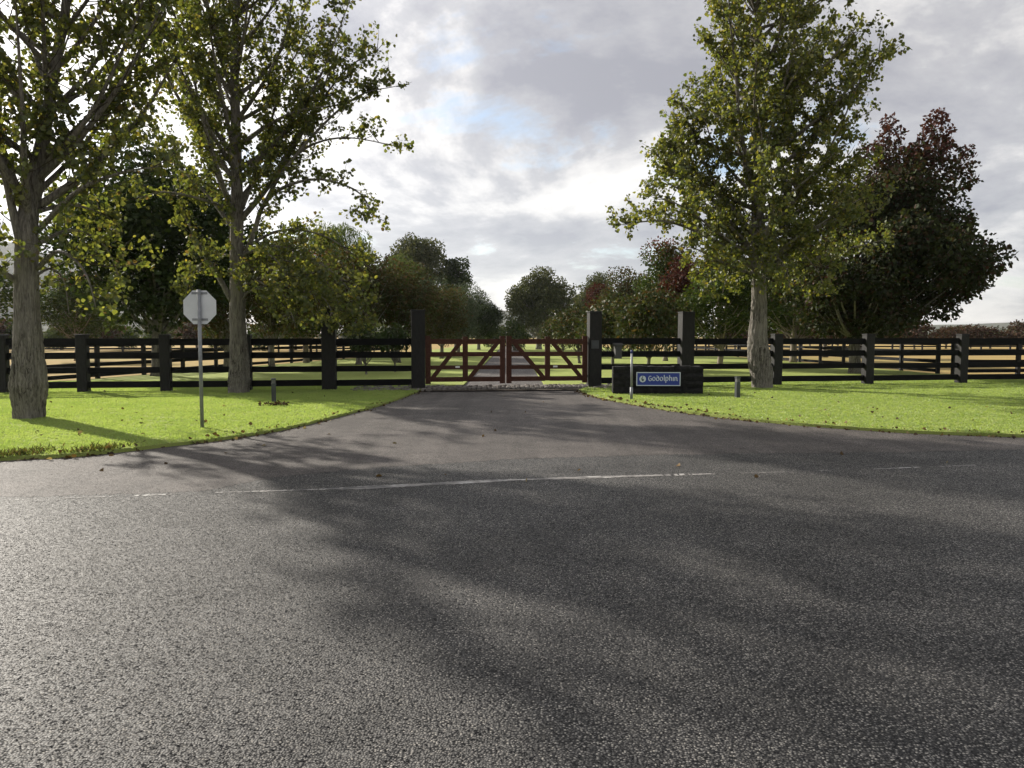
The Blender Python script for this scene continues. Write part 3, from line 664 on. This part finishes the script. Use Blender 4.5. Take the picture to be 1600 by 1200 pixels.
# tree B, left of the drive
bb = gnd(373, 613.5); YB = bb.y
trB = [Vector((0, 0, -.1))] + rel(bb, YB, [(374, 590, 0), (374, 560, 0), (371, 500, 0), (371, 440, 0), (370, 380, 0), (370, 300, 0), (368, 200, 0), (366, 100, 0), (368, 0, 0)]) + [Vector((.1, 0, 12.6)), Vector((.1, 0, 14.6))]
poplar('poplar_tree', 'tall poplar with open crown just behind the octagonal sign, left lawn', bb, trB, [.25, .285, .25, .205, .19, .18, .16, .14, .12, .10, .075, .05, .02],
       [(1.45, .6, 3.6), (2.2, 1.6, 4.1), (3.75, 2.7, 4.2), (5, 3.1, 4.1), (5.9, 3.2, 4.3), (7.3, 3.2, 4.7), (9.0, 2.9, 4.2), (10.8, 2.3, 2.6), (13, 1.4, 1.5), (14.8, .4, .5)],
       [(rel(bb, YB, [(362, 470, 0), (340, 430, -.2), (318, 395, -.4), (295, 350, -.6), (270, 290, -.8)]), .08),
        (rel(bb, YB, [(376, 420, 0), (398, 360, -.2), (412, 320, -.3), (445, 292, -.5), (500, 280, -.7), (560, 300, -.9), (585, 340, -1.0)]), .08),
        (rel(bb, YB, [(412, 322, -.3), (440, 270, -.1), (480, 230, .1), (540, 215, .3), (620, 228, .4)]), .06),
        (rel(bb, YB, [(378, 225, 0), (420, 195, -.3), (470, 172, -.5), (530, 165, -.6)]), .07),
        (rel(bb, YB, [(440, 270, -.2), (500, 200, -.3), (560, 150, -.4), (622, 134, -.4)]), .05),
        (rel(bb, YB, [(430, 270, 0), (480, 190, .3), (540, 110, .5), (592, 78, .5)]), .05),
        (rel(bb, YB, [(376, 330, 0), (395, 280, .3), (420, 200, .5), (450, 110, .7), (490, 40, .8)]), .07),
        (rel(bb, YB, [(378, 400, 0), (420, 385, -.6), (470, 395, -1.0), (520, 425, -1.3), (560, 470, -1.5)]), .05),
        (rel(bb, YB, [(378, 420, 0), (410, 410, .5), (450, 425, .8), (490, 460, 1.0), (520, 500, 1.1)]), .045),
        (rel(bb, YB, [(380, 440, 0), (405, 440, -.8), (430, 460, -1.3), (450, 490, -1.6)]), .035),
        (rel(bb, YB, [(376, 390, 0), (440, 360, .9), (510, 370, 1.4), (580, 420, 1.6)]), .05),
        (rel(bb, YB, [(364, 400, 0), (330, 400, .5), (300, 430, .9), (290, 460, 1.0)]), .04)] + [(rel(bb, YB, [(376, 400 + 12*k, 0), (400 + 18*(k % 3), 392 + 10*k, dy*.5), (430 + 32*(k % 4), 405 + 9*k, dy), (450 + 36*(k % 4), 440 + 9*k, dy*1.3), (460 + 38*(k % 4), 480 + 6*k, dy*1.4)]), .035) for k, dy in enumerate((-1.4, .6, 1.5, -.5, -1.8, 1.0, -.9))] + [(rel(bb, YB, [(366, 360, 0), (320, 300, .8), (270, 250, 1.2), (225, 190, 1.4)]), .06), (rel(bb, YB, [(366, 330, 0), (310, 310, -.9), (255, 300, -1.5), (215, 310, -1.7)]), .05)],
       202, 44, (4.4, 13.8), .095, .60, POP, twig_per=7, leaf_per=11)
# tree C, right lawn
bc = gnd(1190, 605.5); YC = bc.y
trC = [Vector((0, 0, -.1))] + rel(bc, YC, [(1190, 585, 0), (1186, 560, 0), (1184, 530, 0), (1186, 490, 0), (1186, 455, 0), (1184, 400, 0), (1184, 300, 0), (1182, 200, 0), (1184, 100, 0), (1186, 0, 0)]) + [Vector((0, 0, 13.5)), Vector((.1, 0, 16))]
poplar('poplar_tree', 'full leafy poplar on the right lawn beyond the sign wall', bc, trC, [.27, .315, .325, .27, .225, .205, .19, .17, .14, .11, .08, .05, .02],
       [(1.9, .5, .6), (2.4, 1.0, 1.1), (3.2, 2.1, 2.5), (4.0, 3.8, 4.4), (4.9, 4.8, 4.2), (5.9, 4.5, 3.6), (7.2, 3.6, 3.0), (8.0, 2.8, 2.9), (8.9, 2.5, 3.5), (10.6, 2.1, 3.6), (11.7, 2.2, 2.6), (13.5, 1.7, 1.8), (16.2, .4, .5)],
       [(rel(bc, YC, [(1180, 420, 0), (1130, 385, -.3), (1080, 358, -.5), (1030, 345, -.7), (965, 352, -.9)]), .09),
        (rel(bc, YC, [(1180, 400, 0), (1130, 330, .2), (1080, 285, .4), (1040, 240, .5)]), .08),
        (rel(bc, YC, [(1190, 420, 0), (1240, 380, -.4), (1300, 345, -.8), (1380, 325, -1.0)]), .09),
        (rel(bc, YC, [(1190, 400, 0), (1230, 300, -.2), (1270, 220, -.3), (1310, 170, -.4), (1385, 80, -.4)]), .09),
        (rel(bc, YC, [(1184, 330, 0), (1160, 220, -.4), (1150, 120, -.6), (1140, 20, -.7), (1135, -80, -.8)]), .08),
        (rel(bc, YC, [(1188, 300, 0), (1215, 200, .4), (1240, 100, .6), (1262, 0, .7)]), .08),
        (rel(bc, YC, [(1186, 430, 0), (1150, 420, -.9), (1110, 400, -1.7), (1070, 380, -2.4)]), .06),
        (rel(bc, YC, [(1190, 420, 0), (1250, 410, .8), (1320, 390, 1.2), (1400, 370, 1.4)]), .06)] + [(rel(bc, YC, [(1182, 415 - 8*k, 0), (1130 - 9*k % 30, 385 - 22*k, dy*.5), (1075 - 6*k, 350 - 26*k, dy), (1000 + 13*k, 330 - 27*k, dy*1.2)]), .05) for k, dy in enumerate((.9, -1.2, 1.6, -.3, .6))] + [(rel(bc, YC, [(1190, 410 - 8*k, 0), (1240, 375 - 20*k, dy*.5), (1290 + 8*k, 345 - 26*k, dy), (1345 - 6*k, 310 - 27*k, dy*1.2)]), .05) for k, dy in enumerate((-1.5, 1.1, -.6, 1.7))] + [(rel(bc, YC, [(1186, 430 - 6*k, 0), (1186 + sx*.5, 405 - 5*k, dy*.6), (1186 + sx, 415, dy), (1186 + sx*1.25, 455, dy*1.2)]), .03) for k, (sx, dy) in enumerate(((-45, -.8), (40, -.9), (-30, .9), (55, .6), (5, -1.3), (-70, .3), (85, -.4)))],
       303, 62, (3.3, 15.2), .098, .62, ([(.07, .093, .022), (.106, .122, .027), (.15, .153, .034), (.21, .175, .035)], [4, 5, 2.5, .3]), twig_per=7, leaf_per=12, sub=11, auto_el=(18, 60))

# ---- trees of clumps for everything behind the fence
def clump_tree_mesh(seed, H, crown_lo, rx, ry, n_clump, n_leaf, leaf, pal, shape='round', trunk_r=.16, tips=None, droop=-.3, wid=.7, clump_r=.9, bark=BARK, lf=LEAF_FAR, lean=(0, 0), spread=.78, extra=()):
    rg = np.random.default_rng(seed); zc_, rz = (crown_lo+H)/2, (H-crown_lo)/2; C = []
    tries = 0
    while len(C) < n_clump and tries < 6000:
        tries += 1; v = rg.uniform(-1, 1, 3); r2 = np.linalg.norm(v)
        if r2 > 1 or r2 < .28: continue
        t = (v[2]+1)/2
        if shape == 'cone': k = 1.05 - .85*t
        elif shape == 'oval': k = math.sqrt(max(0, 1-(2*t-.8)**2*.7))
        elif shape == 'gum': k = .55 + .75*t if t < .6 else 1.0
        elif shape == 'dome': k = 1.1 - .35*t
        elif shape == 'tiers': k = float(np.interp(t, [0, .25, .42, .6, .85, 1], [.95, 1.3, 1.15, .72, .62, .55]))
        else: k = 1
        p = np.array([v[0]*rx*k*spread + lean[0]*t, v[1]*ry*k*spread + lean[1]*t, zc_ + v[2]*rz*.86])
        if all(np.linalg.norm((p-q)/np.array([1, 1, .8])) > clump_r*.62 for q, _ in C): C.append((p, clump_r*rg.uniform(.5, 1.3)))
    C += [(np.array(e[:3], float), e[3]) for e in extra]
    tm = MB(); th = crown_lo + (H-crown_lo)*.72
    trunk = [Vector((0, 0, -.1)), Vector((rg.normal()*.04, rg.normal()*.04, H*.2)), Vector((lean[0]*.25 + rg.normal()*.1, rg.normal()*.1, H*.45)), Vector((lean[0]*.7, lean[1]*.7, th))]
    tp = smooth_path(trunk, 16); tm.add(*tube(tp, np.interp(np.linspace(0, 1, 16), [0, .06, .3, 1], [trunk_r*1.35, trunk_r, trunk_r*.85, trunk_r*.2]), 10))
    Ps, As, Ls = [], [], []
    w = np.array([r**2 for _, r in C]); w /= w.sum()
    for (p, r), q in zip(C, w):
        s = tp[min(15, max(4, int(15*np.clip((p[2]-r-.6)/th, .3, .98))))]; e = Vector(p); m = s.lerp(e, .5) + Vector((0, 0, -.12*(e-s).length))
        tm.add(*tube(smooth_path([s, m, e], 6), np.linspace(trunk_r*.32, .012, 6), 5, False))
        n = max(6, int(n_leaf*q)); d = rg.normal(size=(n, 3)); d /= np.linalg.norm(d, axis=1)[:, None]
        rr = r*(.35 + .65*rg.uniform(size=(n, 1))**.5)*(1 + .22*np.sin(d[:, :1]*5+q*900)*np.cos(d[:, 2:]*4))
        Ps.append(p + d*rr*np.array([1.08, 1.08, .82])); As.append(d*.6 + rg.normal(size=(n, 3))*.7 + np.array([0, 0, droop]))
    Ps, As = np.concatenate(Ps), np.concatenate(As); n = len(Ps)
    cols = palette(rg, n, *pal)
    if tips:       # the species' autumn colour starts at the outermost shoots
        z = (Ps[:, 2]-crown_lo)/(H-crown_lo) + rg.normal(size=n)*.10; f = np.clip((z-tips[1])/.2, 0, 1)[:, None]; cols = cols*(1-f) + palette(rg, n, [tips[0]], [1])*f
    root = bpy.data.objects.new('proto', None)
    t = tm.build('trunk', bark, None, True); l = leaf_mesh('crown', Ps, As, leaf*rg.uniform(.6, 1.3, n), cols, lf, None, wid, True, rg)
    for o in (t, l): col.objects.unlink(o)
    bpy.data.objects.remove(root)
    return t, l
def plant(name, proto, loc, rz, sc, label, cat='tree', group=None):
    e = empty(name, loc, rz); e.scale = sc if isinstance(sc, tuple) else (sc, sc, sc); tag(e, label, cat, group)
    for o in proto:
        c = o.copy(); col.objects.link(c); c.parent = e
    return e
DG = ([(.022, .038, .012), (.032, .05, .014), (.045, .06, .016)], [3, 3, 1])
MG = ([(.035, .058, .014), (.05, .075, .016), (.075, .09, .02)], [3, 3, 1.5])
GUM = ([(.048, .06, .026), (.065, .075, .032), (.09, .095, .045)], [3, 3, 1.5])
BR = ([(.045, .045, .015), (.06, .05, .018), (.075, .045, .02), (.04, .06, .016)], [3, 2, 1, 2])
RED = ([(.062, .018, .015), (.05, .017, .014), (.08, .026, .018), (.045, .032, .014)], [3, 3, 1, 1])
WIL = ([(.075, .105, .03), (.095, .125, .035), (.06, .09, .03)], [3, 2, 2])
MGN = ([(.035, .05, .014), (.055, .06, .018), (.09, .06, .022)], [3, 2, 1])
GRY = ([(.055, .075, .05), (.075, .09, .06), (.045, .065, .04)], [2, 2, 2])
P_dark = clump_tree_mesh(1, 8.5, 1.6, 2.9, 2.9, 64, 26000, .17, DG, 'oval', .2, clump_r=1.0)
P_maple = clump_tree_mesh(2, 7.2, 1.5, 2.5, 2.5, 40, 12000, .17, MG, 'oval', .15, ((.11, .03, .02), .82), clump_r=.85, bark=BARK_PALE)
P_brown = clump_tree_mesh(3, 7.0, 1.4, 2.6, 2.6, 42, 12000, .17, BR, 'round', .15, clump_r=.9)
P_red = clump_tree_mesh(4, 6.0, 1.0, 1.15, 1.15, 24, 6500, .15, RED, 'oval', .10, clump_r=.6)
P_gum = clump_tree_mesh(5, 9.6, 2.2, 4.6, 4.2, 60, 22000, .24, GUM, 'dome', .34, clump_r=1.15)
P_gumtall = clump_tree_mesh(6, 14.0, 5.0, 3.8, 3.4, 40, 13000, .30, GUM, 'gum', .3, clump_r=1.3)
P_gumslim = clump_tree_mesh(7, 11.2, 4.5, 1.7, 1.7, 22, 7000, .28, DG, 'gum', .2, clump_r=.95)
P_willow = clump_tree_mesh(8, 9.8, 2.2, 3.4, 3.2, 50, 22000, .30, WIL, 'round', .25, droop=-2.2, wid=.16, clump_r=1.0)
P_magnolia = clump_tree_mesh(9, 3.9, .35, 1.6, 1.6, 30, 5200, .19, MGN, 'oval', .08, clump_r=.6, lf=LEAF_GLOSSY, wid=.5)
P_young = clump_tree_mesh(10, 2.3, .8, .75, .75, 12, 900, .2, DG, 'round', .045, clump_r=.36, lf=LEAF_GLOSSY, wid=.5)
P_wattle = clump_tree_mesh(12, 8.4, 1.6, 2.4, 2.4, 36, 14000, .24, WIL, 'round', .18, droop=-.9, wid=.22, clump_r=.9)
P_ash = clump_tree_mesh(13, 9.4, 1.1, 3.7, 3.6, 130, 72000, .17, ([(.022, .031, .012), (.03, .038, .013), (.04, .029, .015), (.045, .022, .016)], [3, 3, 1.3, .5]), 'tiers', .24, ((.062, .023, .02), .83), clump_r=.82, bark=BARK, lean=(1.9, 0), spread=.9, extra=[(1.2, .2, 9.1, .6), (1.25, .2, 9.8, .5), (1.2, .2, 10.35, .32), (2.7, -.2, 9.2, .75), (2.95, -.2, 9.95, .55), (3.0, -.1, 10.5, .35), (4.0, 0, 7.9, .65), (4.2, 0, 8.6, .5), (4.25, 0, 9.15, .3), (3.6, .3, 9.5, .35), (4.9, -.3, 5.0, .5), (5.2, 0, 4.3, .6), (.2, -.3, 9.0, .5), (4.5, .4, 6.4, .5)])
P_grey = clump_tree_mesh(14, 6.2, .8, 2.6, 2.4, 34, 11000, .2, GRY, 'round', .15, wid=.35, clump_r=.85)
P_far = clump_tree_mesh(15, 4.4, .5, 2.5, 2.0, 26, 2600, .34, ([(.055, .03, .02), (.07, .04, .025), (.045, .045, .02)], [2, 1, 1]), 'dome', .12, clump_r=.9)
P_lowshrub = clump_tree_mesh(16, 3.0, .2, 1.9, 1.7, 24, 3600, .2, MG, 'dome', .06, clump_r=.65)
def xy(px, Y): p = at(px, 525, Y); return (p.x, p.y, 0)
plant('ash_tree', P_ash, xy(1338, 31.5), .0, (1, 1, 1), 'big dark ash with reddish top behind the right-hand fence')
plant('maple_tree', P_maple, xy(1240, 44.5), 1.1, (1.35, 1.35, 1.0), 'green tree with pale trunk between the poplar and the dark ash')
plant('maple_tree', P_maple, xy(1125, 37), 2.3, (1.0, 1.0, .78), 'rounded green maple just right of the tall post behind the sign wall')
plant('red_maple', P_red, xy(1066, 40), .6, (1.05, 1.05, 1.0), 'narrow crimson tree beside the tall post behind the sign wall')
plant('maple_tree', P_maple, xy(1040, 47), 4.0, (1.0, 1.0, 1.04), 'red-tipped maple left of the narrow crimson tree')
plant('maple_tree', P_brown, xy(985, 58), .9, (1.0, 1.0, .98), 'brownish-green maple above the letterbox')
plant('red_maple', P_red, xy(938, 66), 2.9, (1.6, 1.6, 1.05), 'small reddish maple just right of the right gate post top')
plant('gum_tree', P_gum, xy(929, 104), 2.0, (.85, .85, 1.08), 'pale distant gum rising behind the right gate post')
plant('gum_tree', P_gum, xy(842, 87), .4, (1.0, 1.0, .98), 'broad round gum at the end of the drive, above the right gate leaf')
plant('dark_shrub', P_lowshrub, xy(806, 84), .4, (1.1, 1.1, 1.1), 'dark shrub at the left foot of the broad round gum', 'shrub')
plant('magnolia', P_magnolia, xy(1012, 31), .3, (1.0, 1.0, 1.0), 'glossy magnolia directly behind the letterbox and sign wall', 'tree', 'magnolias right of the drive')
plant('magnolia', P_magnolia, xy(958, 35.5), 1.7, (1.05, 1.05, 1.0), 'glossy magnolia just right of the right gate post', 'tree', 'magnolias right of the drive')
plant('magnolia', P_magnolia, xy(906, 43), 3.1, (1.1, 1.1, .92), 'glossy magnolia seen over the end of the right gate leaf', 'tree', 'magnolias right of the drive')
plant('magnolia', P_magnolia, xy(880, 56), 4.4, (1.1, 1.1, .85), 'smaller magnolia farthest along the drive, right side', 'tree', 'magnolias right of the drive')
plant('evergreen_tree', P_dark, xy(246, 29.5), .5, (1.3, 1.3, 1.12), 'dense very dark evergreen between the two left poplars')
plant('maple_tree', P_brown, xy(352, 33), 2.2, (.9, .9, .85), 'brownish tree behind the trunk of the sign-side poplar')
plant('maple_tree', P_brown, xy(424, 37), 3.9, (1.0, 1.0, .95), 'dark brownish tree behind the fence between poplar and tall post')
plant('maple_tree', P_maple, xy(478, 44), 5.0, (1.2, 1.2, .9), 'dark green tree left of the left-hand tall post')
plant('willow_tree', P_willow, xy(520, 50), .2, (1.05, 1.05, 1.0), 'feathery pale green willow behind the left poplar')
plant('maple_tree', P_brown, xy(560, 41), 1.5, (1.1, 1.1, .92), 'dark brown-green tree between the two left tall posts')
plant('wattle_tree', P_wattle, xy(618, 60), 2.4, (1.0, 1.0, 1.0), 'soft light green wattle left of the left gate post top')
plant('gum_tree', P_gumtall, xy(652, 90), .0, (1.0, 1.0, 1.0), 'tall dark gum above the left gate post')
plant('gum_tree', P_gumslim, xy(712, 90), .9, (1.0, 1.0, 1.0), 'slim tall gum above the left gate leaf')
plant('grey_tree', P_grey, xy(672, 57), .0, (1.0, 1.0, 1.0), 'grey-green tree directly above the left gate post')
plant('maple_tree', P_brown, xy(622, 44), 4.7, (1.0, 1.0, .85), 'dark low tree immediately left of the left gate post')
plant('grey_tree', P_grey, xy(716, 70), 1.9, (1.15, 1.15, 1.08), 'bluish-green tree over the middle of the left gate leaf')
plant('maple_tree', P_brown, xy(690, 52), 3.0, (.9, .9, .72), 'low brown-leaved tree right of the left gate post')
plant('evergreen_tree', P_dark, xy(748, 86), 2.6, (1.0, 1.0, .78), 'dark green tree over the meeting end of the left gate leaf')
plant('dark_shrub', P_lowshrub, xy(768, 105), 1.2, (1.3, 1.3, 1.2), 'pale low shrub far down the drive, left side', 'shrub')
plant('young_tree', P_young, xy(572, 30.5), .0, 1.0, 'young large-leaved tree behind the left wing fence, nearer the gate-side gap', 'tree', 'young trees behind the left fence')
plant('young_tree', P_young, xy(617, 32.5), 2.0, 1.0, 'young slender tree behind the left wing fence, closest to the gate post', 'tree', 'young trees behind the left fence')
plant('maple_tree', P_maple, xy(-60, 42), 3.3, (1.3, 1.3, .9), 'green tree behind the fence at the extreme left edge')
ORD = ['nearest the right edge', 'second from the right edge', 'third from the right edge', 'fourth from the right edge', 'fifth from the right edge', 'sixth from the right edge', 'seventh from the right edge', 'eighth from the right edge', 'ninth from the right edge', 'tenth from the right edge', 'eleventh from the right edge', 'twelfth from the right edge']
rt = random.Random(9)
for k, wh in enumerate(ORD):
    plant('russet_tree', P_far, xy(1598 - 41*k + rt.uniform(-9, 9), 96 + rt.uniform(-4, 8)), k*1.7, (rt.uniform(.75, 1.0), 1.0, rt.uniform(.62, .86)), 'russet tree along the far side of the right paddock, ' + wh, 'tree', 'russet trees across the right paddock')
ORL = ['cut by the left edge', 'left of the nearest poplar trunk', 'right of nearest poplar trunk', 'second right of nearest poplar', 'left of the dark evergreen trunk', 'right of the dark evergreen trunk', 'left of the octagonal sign pole', 'right of the octagonal sign pole', 'right of the second poplar trunk', 'behind the left tall post']
for k, wh in enumerate(ORL):
    plant('paddock_shrub', P_lowshrub if k % 3 else P_far, xy(-8 + 52*k + rt.uniform(-8, 8), 88 + rt.uniform(-4, 8)), k*1.3, (rt.uniform(1.1, 1.5), 1.3, rt.uniform(.8, 1.25)*(1 if k % 3 else .8)), 'bushy shrub across the far left paddock, ' + wh, 'shrub', 'shrubs across the left paddock')
plant('maple_tree', P_maple, xy(1185, 52), .4, (1.3, 1.3, .95), 'green tree seen behind the right-lawn poplar trunk')
plant('maple_tree', P_brown, xy(1290, 58), 3.4, (1.3, 1.3, .85), 'brownish tree behind the left side of the dark ash')
plant('evergreen_tree', P_dark, xy(455, 58), 1.0, (1.1, 1.1, .9), 'dark evergreen beneath the feathery pale willow')
plant('maple_tree', P_maple, xy(120, 50), 1.9, (1.2, 1.2, .8), 'green tree between the nearest poplar trunk and the dark evergreen')
plant('wattle_tree', P_wattle, xy(575, 72), .7, (1.1, 1.1, .95), 'soft green wattle partly hidden behind the willow')
for o in list(bpy.data.objects):
    if not o.users_collection and o.name.startswith(('trunk', 'crown')): pass

# far-off belt of woodland, one mass
def belt():
    rg = np.random.default_rng(77); n = 26000; x = rg.uniform(-700, 800, n); ridge = 5.5 + 2.6*np.sin(x*.021) + 1.8*np.sin(x*.07+1) + 1.4*np.sin(x*.23+2)
    y = 430 + .1*np.abs(x) + rg.uniform(0, 26, n); z = rg.uniform(0, 1, n)**.8*np.maximum(2.5, ridge)
    leaf_mesh('distant_wood', np.stack([x, y, z], 1), rg.normal(size=(n, 3)), rg.uniform(1.0, 2.2, n), palette(rg, n, [(.04, .05, .022), (.055, .05, .025), (.05, .04, .022)], [3, 1, 1]), LEAF_FAR, None, .9, True, rg)
belt(); tag(bpy.data.objects['distant_wood'], 'far-off belt of dark woodland along the horizon', 'woodland', kind='stuff')

# fallen leaves on lawns and asphalt
rg = np.random.default_rng(5); pts = []
for _ in range(230):
    px, py = rg.uniform(0, 1600), rg.uniform(608, 745)
    p = gnd(px, py); pts.append((p.x + rg.normal()*.3, p.y, 0))
for ed, lo, hi, n_, sg in ((eR, 0, 34, 420, 1), (eR, 34, 69, 160, 1), (eL, 0, 89, 260, 1)):
    for _ in range(n_):
        q = ed[int(rg.uniform(lo, hi))]; pts.append((q.x + rg.normal()*.08, q.y + rg.normal()*.07 - (.03 if ed is eR else .05), 0))
pts = np.array([p for p in pts if p[1] < 27]); n_open = 230
def on_lawn(p):
    ed = eL if p[0] < 0 else eR; yy = np.interp(p[0], [q.x for q in ed], [q.y for q in ed]); return p[1] > yy and not -3 < p[0] < 2.4
pts[:, 2] = [(.03 if on_lawn(p) else Lw + .012) for p in pts]
keep = np.array([on_lawn(p) or i >= n_open - 5 or rg.uniform() < .12 for i, p in enumerate(pts)]); pts = pts[keep]; n = len(pts)
ax = rg.normal(size=(n, 3)); ax[:, 2] *= .25
o = leaf_mesh('leaf_litter', pts, ax, rg.uniform(.035, .08, n), palette(rg, n, [(.10, .065, .03), (.06, .04, .022), (.22, .18, .10)], [3, 4, .8]), LEAF_FAR, None, .8, False, rg)
tag(o, 'scattered fallen brown leaves on the lawns and driveway edge', 'leaves', kind='stuff')
# rough weedy tufts on the bank at the road's left edge
rg = np.random.default_rng(15); n = 2600; P_ = []
while len(P_) < n:
    q = gnd(rg.uniform(-160, 190), 700); yy = np.interp(q.x, [e.x for e in eL], [e.y for e in eL]); d = abs(rg.normal())*.28
    if rg.uniform() < .5 + .5*math.sin(q.x*7)*math.sin(q.x*2.3): P_.append((q.x, yy + d + .02, -.02))
ax = rg.normal(size=(n, 3))*np.array([.6, .6, .25]) + np.array([0, 0, .55])
o = leaf_mesh('weeds', np.array(P_), ax, rg.uniform(.05, .13, n), palette(rg, n, [(.06, .08, .02), (.10, .11, .03), (.13, .10, .045)], [2, 2, 1.2]), LEAF_FAR, None, .18, True, rg)
tag(o, 'rough weedy grass on the bank at the far left road edge', 'weeds', kind='stuff')
# little heap of dead leaves and twigs near the left bollard
hp = gnd(430, 634); rg = np.random.default_rng(6); n = 80; P_ = np.stack([hp.x + rg.normal(size=n)*.16, hp.y + rg.normal(size=n)*.07, .03 + abs(rg.normal(size=n))*.03], 1)
o = leaf_mesh('leaf_heap', P_, rg.normal(size=(n, 3))*np.array([1, 1, .4]), rg.uniform(.05, .1, n), palette(rg, n, [(.06, .042, .026), (.035, .026, .017)], [1, 1]), LEAF_FAR, None, .5, False, rg)
tag(o, 'small heap of dead brown leaves on the left lawn by the bollard', 'leaf heap', kind='stuff')

# the air: thin haze that greys the far hills
hb = MB().box(-3300, 3300, -320, 3300, -1.4, 262).build('haze', None)
m, t = mat('haze_air'); pv = N(t, 'ShaderNodeVolumePrincipled', i_Density=.0001, i_Anisotropy=.35); pv.inputs['Color'].default_value = (.86, .9, .97, 1)
oo = t.nodes.new('ShaderNodeOutputMaterial'); t.links.new(pv.outputs[0], oo.inputs['Volume']); hb.data.materials.append(m)
tag(hb, 'thin pale haze over the far paddocks and hills', 'haze', kind='stuff')
